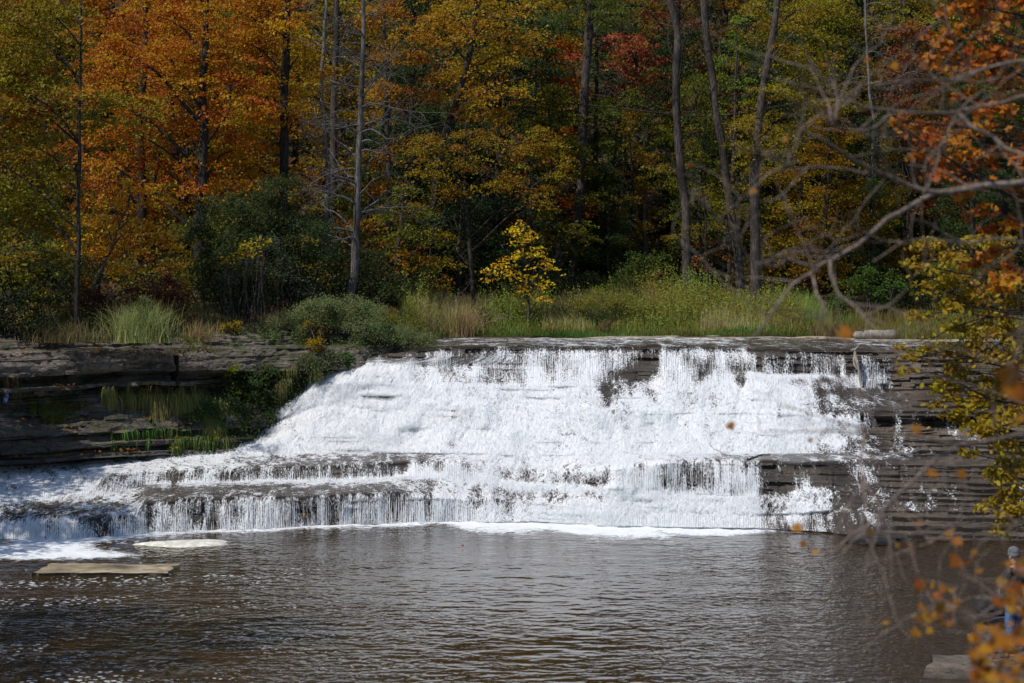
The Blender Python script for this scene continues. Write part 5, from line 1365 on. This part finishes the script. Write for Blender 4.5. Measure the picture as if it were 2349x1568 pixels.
# ------------------------------------------------------------------ foreground trees on the near right bank
def fore_tree(name, label, color, trunk, Y, r0, r1, leafy, branches=(), leaf=.10, dens=.5, seed=1, bark='twig', spray=.5, shape=MAPLE, singles=(), ntw=5, mat_='leaf_mixed', tl_=1.0, curl=.0, trad=.012):
    """branches: (Y at start, Y at tip, r0, r1, [photo points])"""
    r = np.random.default_rng(seed)
    pts = [P(x, y, Y) for x, y in trunk]
    X0 = pts[0][0]
    gz = float(shore_z(X0, Y)) if Y > 20 else 1.2
    pts = [np.array([X0, Y, min(gz, pts[0][2])-.1])]+pts
    root = empty(name, pts[0], label, 'tree')
    tb = Tubes(); tw = tb
    tl = smooth_line(pts, 26, .02, r); tb.add(tl, np.linspace(r0, r1, 26), 10)
    allb = [tl]
    for (Ya, Yb_, ra, rb, poly) in branches:
        ys_ = np.linspace(Ya, Yb_, len(poly))
        q = [P(x, y, yy) for (x, y), yy in zip(poly, ys_)]
        if poly[0][0] > 2330:
            j = int(np.argmin(np.abs(tl[:, 2]-q[0][2]+.25*abs(q[0][0]-X0)))); q = [tl[j]]+q; ra = ra*1.35
        n = max(12, 5*len(q)); q = smooth_line(q, n, .006, r)
        tb.add(q, np.linspace(ra, rb, n)*.72, 7); allb.append(q)
        twigs(tw, q[n//4:], ntw+len(poly)//3, tl_*.6, trad*.6, r, curl, 4, 2, .12)
    allp = np.concatenate(allb)
    L = Leaves()
    for (x, y, rx, ry, *yy) in leafy:
        Yl = yy[0] if yy else Y+r.normal()*.4
        c = P(x, y, Yl); rad = np.array((rx/F*Yl, min(rx/F*Yl*.8, 1.0), ry/F*Yl))
        blob_leaves(L, c, rad, leaf, dens, r, spray, .45, .25, (0, -.5, .6))
        j = int(np.argmin(np.abs(tl[:, 2]-(c[2]-.2*abs(c[0]-X0)))))
        lp = limb(tb, tl[j], c, .022, .006, r, 14, .05)
        twigs(tw, lp[5:], 5, rad[0]*1.3, .006, r, 0, 4, 2, .15)
    for (x, y, Yl, s_) in singles:
        c = P(x, y, Yl); L.add(c[None], s_, r, (0, -.8, .35), .5)
        # its own hair-thin twig, from the nearest branch or twig
        j = int(np.argmin(((allp-c)**2).sum(1)+np.where(allp[:, 0] < c[0]-.1, .5, 0))); a = allp[j]; d_ = np.linalg.norm(a-c)
        q = smooth_line([a, a*.6+c*.4+np.array([0, 0, .10*d_]), c+[0, 0, s_*.3]], 10, .012*d_, r)
        tw.add(q, np.linspace(.0022+.0012*d_, .0012, 10), 4); allp = np.concatenate([allp, q[3:-1]])
    link('trunk', tb.mesh('trunk'), M[bark], root)
    if L.p:
        o = link('crown', L.mesh('crown', shape, r), M[mat_], root); o.color = (*color, 1)
    return root
fore_tree('maple_tree', 'red orange maple reaching in from the upper right edge', (.47,.15,.012), [(2560,1250),(2540,700),(2500,300),(2470,-40),(2450,-300)], 25, .16, .07,
  [(2085,288,50,16),(2130,315,56,20),(2185,330,56,22),(2110,352,40,16),(2170,375,50,18),(2230,380,44,20),(2060,270,26,10),(2250,350,40,20),(2160,398,40,12),
   (2230,60,56,40),(2290,110,60,44),(2200,20,50,30),(2310,40,50,40),(2250,150,50,30),(2320,200,50,36),(2210,215,36,20),(2290,250,50,30),(2300,320,50,26),(2165,90,30,24),
   (2310,520,44,30),(2280,575,36,20),(2320,610,40,26),(2250,480,40,20),(2330,440,40,26),(2330,-20,60,40),(2240,-20,60,40),(2150,150,40,30),(2190,280,50,26),(2260,290,50,30),(2330,360,40,40),(2330,120,40,40),(2210,430,44,22),(2300,640,44,30),(2250,600,36,22),(2190,130,40,30)],
  [(24.5,24,.035,.008,[(2349,470),(2290,430),(2220,390),(2150,350),(2080,300)]),(24.5,24.5,.03,.008,[(2349,180),(2290,140),(2230,80),(2190,20)])], leaf=.10, dens=1.35, seed=501, spray=.34, bark='bark_dark')
fore_tree('beech_tree', 'yellow leaved tree reaching in low from the right edge over the ledges', (.40,.27,.016), [(2540,1300),(2520,1000),(2490,700),(2470,420)], 31, .13, .05,
  [(2240,700,70,30),(2300,740,60,40),(2190,760,44,22),(2260,800,60,34),(2330,820,50,40),(2140,800,44,18),(2200,850,50,26),(2100,825,30,12),(2280,880,60,36),(2160,880,36,20),(2240,930,54,26),(2320,960,50,40),
   (2200,960,34,18),(2290,1010,40,24),(2330,1080,44,34),(2290,1090,30,20),(2270,1160,26,16),(2320,1190,40,26),(2300,660,50,30),(2130,560,44,26),(2190,600,50,26),(2250,560,40,26),(2100,610,30,20),(2160,645,36,14),(2330,1150,40,30),(2150,930,24,12),(2080,850,24,10),(2060,800,20,8),(2230,650,50,26),(2170,700,40,20),(2300,560,44,30),(2120,720,36,14),(2250,990,36,18),(2210,640,44,22),(2120,660,30,16),(2330,700,40,34),(2260,760,50,28),(2180,800,44,20),(2310,900,50,34),(2260,970,40,24),(2330,1020,40,30),(2310,1140,40,30),(2220,1040,24,14),(2200,910,40,20),(2290,1215,22,14)],
  [(31,30,.03,.008,[(2349,760),(2290,790),(2220,820),(2150,830),(2090,815)]),(31,30,.03,.008,[(2349,930),(2280,920),(2200,880),(2150,850)]),(31,30.5,.02,.006,[(2349,720),(2250,730),(2170,760),(2120,790)])], leaf=.08, dens=1.7, seed=502, spray=.3, bark='bark_dark', shape=np.array([[0,-.5,0],[.24,-.25,.05],[.33,.05,.09],[.2,.35,.05],[0,.6,0],[-.2,.35,.05],[-.33,.05,.09],[-.24,-.25,.05]]))
B = [
 (14.0,13.2,.030,.012,[(2360,416),(2240,430),(2148,441),(2095,432),(2056,411),(1998,384),(1944,360),(1890,325),(1836,289)]),
 (14.0,12.6,.022,.008,[(2148,441),(2090,470),(2029,502),(1978,555),(1927,590),(1876,615),(1842,639),(1791,683),(1757,737),(1724,781)]),
 (12.9,12.4,.014,.006,[(1876,615),(1812,598),(1791,612),(1730,608),(1700,571),(1690,540),(1695,450)]),
 (13.6,13.0,.020,.006,[(2360,217),(2301,234),(2199,255),(2131,261),(2046,256),(1978,244),(1927,210),(1876,170),(1852,126)]),
 (13.8,13.4,.020,.010,[(2199,255),(2233,292),(2301,333),(2360,363)]),
 (14.2,13.5,.017,.006,[(2360,136),(2267,153),(2199,177),(2158,183),(2063,187),(1995,197),(1944,183)]),
 (14.2,13.6,.013,.006,[(2219,163),(2199,102),(2165,54),(2128,-10)]),
 (13.2,12.6,.012,.005,[(1990,395),(1930,388),(1859,384),(1825,387),(1785,370),(1740,340),(1717,300)]),
 (12.8,12.5,.013,.005,[(1859,629),(1870,666),(1890,697),(1880,727)]),
 (12.9,12.5,.012,.005,[(1905,600),(1920,673),(1978,724),(2022,764)]),
 (12.5,12.0,.028,.007,[(2360,992),(2300,1005),(2199,1026),(2148,1012),(2063,992),(1978,992)]),
 (12.6,12.2,.014,.005,[(2360,930),(2301,904),(2199,873),(2131,856),(2063,853)]),
 (12.4,11.8,.016,.006,[(2230,1020),(2172,1036),(2114,1086),(2063,1131),(2022,1171),(1971,1236)]),
 (12.2,11.9,.012,.005,[(1985,990),(1975,1080),(1985,1120),(1982,1171),(1975,1230)]),
 (13.4,12.8,.012,.005,[(2056,411),(2010,330),(1960,290),(1905,262),(1860,250)]),
 (13.6,13.2,.013,.005,[(2120,440),(2130,380),(2160,330),(2180,290)]),
 (13.8,13.1,.014,.005,[(2360,560),(2290,545),(2220,560),(2130,545),(2060,560),(2000,600)]),
 (13.3,12.7,.012,.005,[(2046,256),(1995,300),(1940,300),(1890,270)]),
 (12.4,12.0,.014,.005,[(2360,1190),(2280,1220),(2200,1200),(2120,1210)]),
 (12.2,11.6,.014,.005,[(2360,1420),(2290,1400),(2230,1340),(2170,1330)]),
 (12.2,12.0,.010,.003,[(2300,1405),(2240,1420),(2180,1410),(2130,1390),(2095,1420)]),
 (11.4,10.4,.010,.004,[(2360,1480),(2310,1490),(2260,1480),(2230,1450)]),
 (10.6,10.0,.010,.004,[(2360,1560),(2310,1540),(2260,1560),(2225,1590)]),
 (11.6,11.0,.009,.003,[(2360,1330),(2330,1300),(2300,1310),(2285,1350)]),
 (8.0,6.6,.007,.002,[(2380,800),(2360,840),(2340,850),(2325,865)]),
 (8.6,6.9,.007,.002,[(2390,900),(2370,930),(2345,950)]),
]
S = [(1675,975,13.5,.075),(1858,1012,12.8,.06),(1580,380,12.5,.06),(1728,437,12.6,.055),(1940,768,9.0,.075),(2140,1085,12.0,.075),(2105,988,12.2,.065),(1825,1210,12.0,.095),(1842,1246,12.0,.05),
 (1872,1268,12.0,.07),(1997,1220,12.2,.055),(2195,1245,11.9,.065),(2196,1286,11.9,.09),(2033,1430,12.0,.06),(2175,1225,12.0,.05),(2100,1455,12.0,.075),(2090,1260,12.2,.05),(2060,1250,12.3,.045),(2245,1310,11.9,.08),(2225,1285,12,.06),
 (2085,1000,12.3,.05),(2205,1090,12.1,.06),(2235,1270,12.0,.06),(2000,1050,12.3,.05),(2055,150,13.5,.06),(1890,150,13.4,.05),(1990,135,13.4,.05),(1800,320,13,.05),(2110,1200,12.1,.05)]
S += [(2150+rnd.uniform(-45, 40), 1390+rnd.uniform(-60, 55), 12+rnd.uniform(-.5, .8), rnd.uniform(.04, .075)) for _ in range(30)]
S += [(rnd.uniform(2290, 2360), rnd.uniform(1290, 1420), 11+rnd.uniform(-.5, .8), rnd.uniform(.05, .085)) for _ in range(26)]
S += [(rnd.uniform(2225, 2360), rnd.uniform(1430, 1590), 10+rnd.uniform(-.5, .8), rnd.uniform(.05, .09)) for _ in range(60)]
S += [(2325,865,6.6,.10),(2338,905,6.7,.10),(2310,900,6.6,.06),(2345,960,6.9,.07)]
fore_tree('maple_tree', 'nearly bare foreground maple with grey branches and a few orange leaves at right', (.44,.17,.014), [(2720,1700),(2715,1200),(2700,700),(2680,200),(2660,-300)], 14, .15, .06, [], B, leaf=.09, seed=503, singles=S, ntw=4, tl_=1.0, trad=.009)

# thin cable strung through the trees
tb = Tubes()
c0, c1 = P(1628, 272, 78), P(1990, 196, 78)
tb.add(smooth_line([c0-np.array([5.5, 0, -.6])*1.0, c0, (c0+c1)/2-np.array([0, 0, .12]), c1, c1+np.array([6., 0, 1.5])], 30), np.full(30, .022), 6)
tag(link('cable', tb.mesh('cable'), M['bark_dark']), 'thin dark cable rising to the right between the tall trunks', 'cable')

# second small fall far back at the right
def far_fall():
    u = np.linspace(0, 1, 40); t = np.linspace(0, 1, 90)
    xx = 2195+70*u[:, None]+12*np.sin(t*5)[None]*0+ -18*(t[None]); yy = 585+120*t[None, :]
    Yk = 84 - 5.5*t[None, :] + .22*fbm(u[:, None]*3, t[None, :]*6, seed=91, octs=4) - .5*np.floor(t*5)[None]/5
    Xf = (xx-CX)/F*Yk; Zf = CAMZ-(yy-HOR)/F*Yk + 0*u[:, None]
    v = np.stack([Xf, Yk+0*u[:, None], Zf], 2)
    n = v[..., 0].size
    vb = v.copy(); vb[..., 1] += .25; vb[..., 2] -= .05
    ext = vb.reshape(-1, 3)
    link_ = link('rock_step', mesh_np('rock_step', ext+np.array([0, .1, 0]), grid_faces(40, 90), {'wet': np.full(n, .8), 'moss': np.zeros(n)}, True), M['rock_wet'])
    tag(link_, 'dark rock chute of the small far waterfall at right', 'rock', kind='structure')
    o = link('waterfall', mesh_np('waterfall', v.reshape(-1, 3), grid_faces(40, 90), {'flow': np.stack([Xf, t[None]*3+0*Xf, 0*Xf], 2).reshape(-1, 3), 'cover': np.full(n, .5), 'curtain': np.full(n, .5), 'film': np.zeros(n)}, True), M['falls'])
    tag(o, 'small grey waterfall far back among the trees at the right edge', 'waterfall', kind='structure')
far_fall()
# leaves afloat
for (x, y, s_, col, lab) in ((1061, 1256, .10, (.45,.07,.02), 'single red leaf floating on the pool below the falls'), (698, 1184, .09, (.55,.2,.02), 'single orange leaf stuck in the lower left curtain of water')):
    L = Leaves(); c = P(x, y, CAMZ*F/(y-HOR) if y > 1200 else 52.95)+np.array([0, 0, .045])
    L.add(c[None], s_, rng, (0, -.6, .8), .1)
    o = link('fallen_leaf', L.mesh('fallen_leaf', MAPLE), M['leaf']); o.color = (*col, 1); tag(o, lab, 'leaf')

# ------------------------------------------------------------------ the person on the shore
def skin(name, verts, edges, radii, m, parent, root=0, sub=2):
    me = bpy.data.meshes.new(name); me.from_pydata([tuple(v) for v in verts], edges, []); me.update()
    o = bpy.data.objects.new(name, me); C.objects.link(o); me.materials.append(m)
    md = o.modifiers.new('skin', 'SKIN'); md.use_smooth_shade = True
    sv = me.skin_vertices[0].data
    for i, rr in enumerate(radii):
        sv[i].radius = rr if isinstance(rr, tuple) else (rr, rr); sv[i].use_root = (i == root)
    s = o.modifiers.new('sub', 'SUBSURF'); s.levels = sub; s.render_levels = sub
    o.parent = parent
    return o
def cloth(name, a, b, scale, rough=.85):
    g = N(name); p = g.obj()
    n1 = g.noise(g.vmul(p, (1, 1, 1)), scale, 5)
    return g.out(g.principled(g.mix(g.ramp(n1, .38, .65), a, b), rough, g.bump(n1, .015, .7), spec=.2))
def person():
    Y = 35.4; X = P(2328, 1487, Y)[0]
    z0 = float(max(shore_z(X, Y), shore_z(X-.05, Y-.1)))+.005
    root = empty('person', (X, Y, z0), 'person in grey knit hat, dark jacket and blue jeans standing on the near shore', 'person')
    skin_m = cloth('skin', (.42,.25,.18), (.50,.31,.23), 6, .55)
    # local axes: faces -X (towards the water); +Y is the person's right side
    V, E, R = [], [], []
    def add(p_, r_, link_=None):
        V.append(p_); R.append(r_)
        if link_ is not None: E.append((link_, len(V)-1))
        return len(V)-1
    pel = add((0, 0, .90), (.11, .15)); sp = add((.01, 0, 1.08), (.10, .13), pel); ch = add((0, 0, 1.26), (.115, .16), sp); nk0 = add((.015, 0, 1.40), (.075, .09), ch)
    nk = add((.0, 0, 1.46), .052, nk0); hd0 = add((-.03, 0, 1.53), (.075, .068), nk); hd1 = add((-.03, 0, 1.61), (.092, .078), hd0); add((-.02, 0, 1.67), (.078, .07), hd1)
    hands = []
    for s_ in (1, -1):
        hip = add((0, .085*s_, .86), .085, pel); kn = add((-.03-.05*(s_ > 0), .10*s_, .48), .058, hip); an = add((.02-.05*(s_ > 0), .10*s_, .10), .042, kn); hl = add((.0-.05*(s_ > 0), .10*s_, .045), .042, an); add((-.15-.05*(s_ > 0), .115*s_, .035), .032, hl)
        sh = add((.02, .185*s_, 1.36), .062, nk0); el = add((.04, .245*s_, 1.10), .043, sh); wr = add((-.16, .15*s_, 1.00), .030, el); pm = add((-.24, .11*s_, .99), (.018, .040), wr)
        hands.append((V[pm], s_))
    body = skin('body', V, E, R, skin_m, root)
    # fingers, each a bent tapering chain rooted in the palm, joined into one hands mesh under the body
    fb = Tubes()
    for (c, s_) in hands:
        c = np.array(c)
        for k_, (dz, ln) in enumerate(((.030, .070), (.011, .082), (-.009, .076), (-.028, .060))):
            a = c+np.array([-.01, 0, dz]); q = [a, a+np.array([-.5*ln, -.10*ln*s_, -.01]), a+np.array([-.85*ln, -.35*ln*s_, -.025]), a+np.array([-.95*ln, -.62*ln*s_, -.035])]
            fb.add(smooth_line(q, 8), np.linspace(.0095, .007, 8), 8)
        a = c+np.array([.02, -.01*s_, .03]); fb.add(smooth_line([a, a+np.array([-.03, -.03*s_, .02]), a+np.array([-.06, -.045*s_, .02])], 6), np.linspace(.011, .008, 6), 8)
    o = link('fingers', fb.mesh('fingers'), skin_m); o.parent = root
    # nose, ears, eyes
    fc = Tubes()
    fc.add(smooth_line([(-.112, 0, 1.60), (-.132, 0, 1.575), (-.118, 0, 1.555)], 6), [.008, .012, .016, .018, .015, .006], 8)
    for s_ in (1, -1): fc.add(smooth_line([(-.015, .078*s_, 1.62), (-.005, .09*s_, 1.60), (-.015, .08*s_, 1.565)], 6), [.006, .012, .014, .013, .011, .006], 8)
    fc.add(smooth_line([(-.108, -.025, 1.528), (-.116, 0, 1.526), (-.108, .025, 1.528)], 5), [.003, .006, .006, .006, .003], 6)
    o = link('face', fc.mesh('face'), skin_m); o.parent = root
    # jacket
    V, E, R = [], [], []
    j0 = add((0, 0, .86), (.135, .175)); j1 = add((.01, 0, 1.06), (.135, .165), j0); j2 = add((0, 0, 1.26), (.145, .185), j1); j3 = add((.01, 0, 1.39), (.10, .12), j2); add((0, 0, 1.46), (.068, .07), j3)
    for s_ in (1, -1):
        sh = add((.02, .19*s_, 1.36), .082, j3); el = add((.045, .25*s_, 1.10), .066, sh); add((-.03, .21*s_, 1.055), .06, el); add((-.15, .155*s_, 1.005), .050, len(V)-1)
    skin('jacket', V, E, R, cloth('jacket_plaid', (.012,.013,.016), (.05,.048,.05), 16), root)
    V, E, R = [], [], []
    p0 = add((0, 0, .90), (.125, .16))
    for s_ in (1, -1):
        o_ = -.05*(s_ > 0)
        hip = add((0, .088*s_, .80), .10, p0); kn = add((-.03+o_, .10*s_, .48), .078, hip); add((.0+o_, .10*s_, .25), .070, kn); add((.01+o_, .10*s_, .07), .066, len(V)-1)
    skin('jeans', V, E, R, cloth('denim', (.045,.10,.22), (.09,.17,.33), 22), root)
    # knit hat
    pr = [(.094, 1.60), (.100, 1.615), (.102, 1.645), (.096, 1.65), (.099, 1.68), (.088, 1.725), (.060, 1.755), (.022, 1.768), (0, 1.77)]
    k_ = 36; vs = []
    for rr, zz in pr:
        a = np.arange(k_)/k_*2*np.pi; w = rr*(1+.025*np.cos(18*a))
        vs.append(np.stack([w*1.08*np.cos(a)-.025, w*.92*np.sin(a), np.full(k_, zz)], 1))
    f = []
    for s_ in range(len(pr)-1):
        i = np.arange(k_)+s_*k_; j = (np.arange(k_)+1) % k_+s_*k_; f.append(np.stack([i, j, j+k_, i+k_], 1))
    o = link('knit_hat', mesh_np('knit_hat', np.concatenate(vs), np.concatenate(f), None, True), cloth('grey_wool', (.07,.075,.085), (.15,.155,.17), 40)); o.parent = root
    # shoes
    for s_ in (1, -1):
        o_ = -.05*(s_ > 0); V, E, R = [], [], []
        a = add((.03+o_, .10*s_, .05), (.045, .042)); b = add((-.07+o_, .108*s_, .045), (.043, .038), a); add((-.17+o_, .118*s_, .035), (.034, .036), b)
        skin('shoe', V, E, R, cloth('dark_shoe', (.015,.017,.025), (.04,.045,.06), 10, .6), root)
    root.rotation_euler = (0, 0, math.radians(-62))
person()

# ------------------------------------------------------------------ light, sky, camera
SUN_EL, SUN_AZ = 54.0, 231.0      # azimuth clockwise from +Y
el, az = math.radians(SUN_EL), math.radians(SUN_AZ)
sd_ = Vector((math.cos(el)*math.sin(az), math.cos(el)*math.cos(az), math.sin(el)))
ld = bpy.data.lights.new('sun', 'SUN'); ld.energy = 4.0; ld.angle = math.radians(.55); ld.color = (1.0, .95, .87)
lo = bpy.data.objects.new('sun', ld); C.objects.link(lo); lo.rotation_euler = sd_.to_track_quat('Z', 'Y').to_euler(); lo.location = (-20, 0, 40)
w = bpy.data.worlds.new('World'); scn.world = w; w.use_nodes = True
nt = w.node_tree; nt.nodes.clear()
sky = nt.nodes.new('ShaderNodeTexSky'); sky.sky_type = 'NISHITA'; sky.sun_disc = False
sky.sun_elevation = el; sky.sun_rotation = az; sky.altitude = 300; sky.air_density = 1.0; sky.dust_density = .25; sky.ozone_density = 3.5
bg = nt.nodes.new('ShaderNodeBackground'); bg.inputs['Strength'].default_value = .10
wo = nt.nodes.new('ShaderNodeOutputWorld')
nt.links.new(sky.outputs[0], bg.inputs[0]); nt.links.new(bg.outputs[0], wo.inputs[0])

cam = bpy.data.cameras.new('camera'); co = bpy.data.objects.new('camera', cam); C.objects.link(co)
co.location = (0, 0, CAMZ); co.rotation_euler = (math.radians(90), 0, 0)
cam.sensor_width = 36; cam.lens = F/2349*36
cam.shift_y = -((1568/2-HOR)/2349)
cam.clip_end = 2000; cam.clip_start = .1
cam.dof.use_dof = True; cam.dof.focus_distance = 58; cam.dof.aperture_fstop = 2.1
scn.camera = co
scn.render.resolution_x, scn.render.resolution_y = 1024, 683
vs_ = scn.view_settings
vs_.view_transform = 'Standard'; vs_.look = 'None'; vs_.gamma = 1; vs_.exposure = 0.25
scn.cycles.max_bounces = 6; scn.cycles.transparent_max_bounces = 12
scn.cycles.use_denoising = True
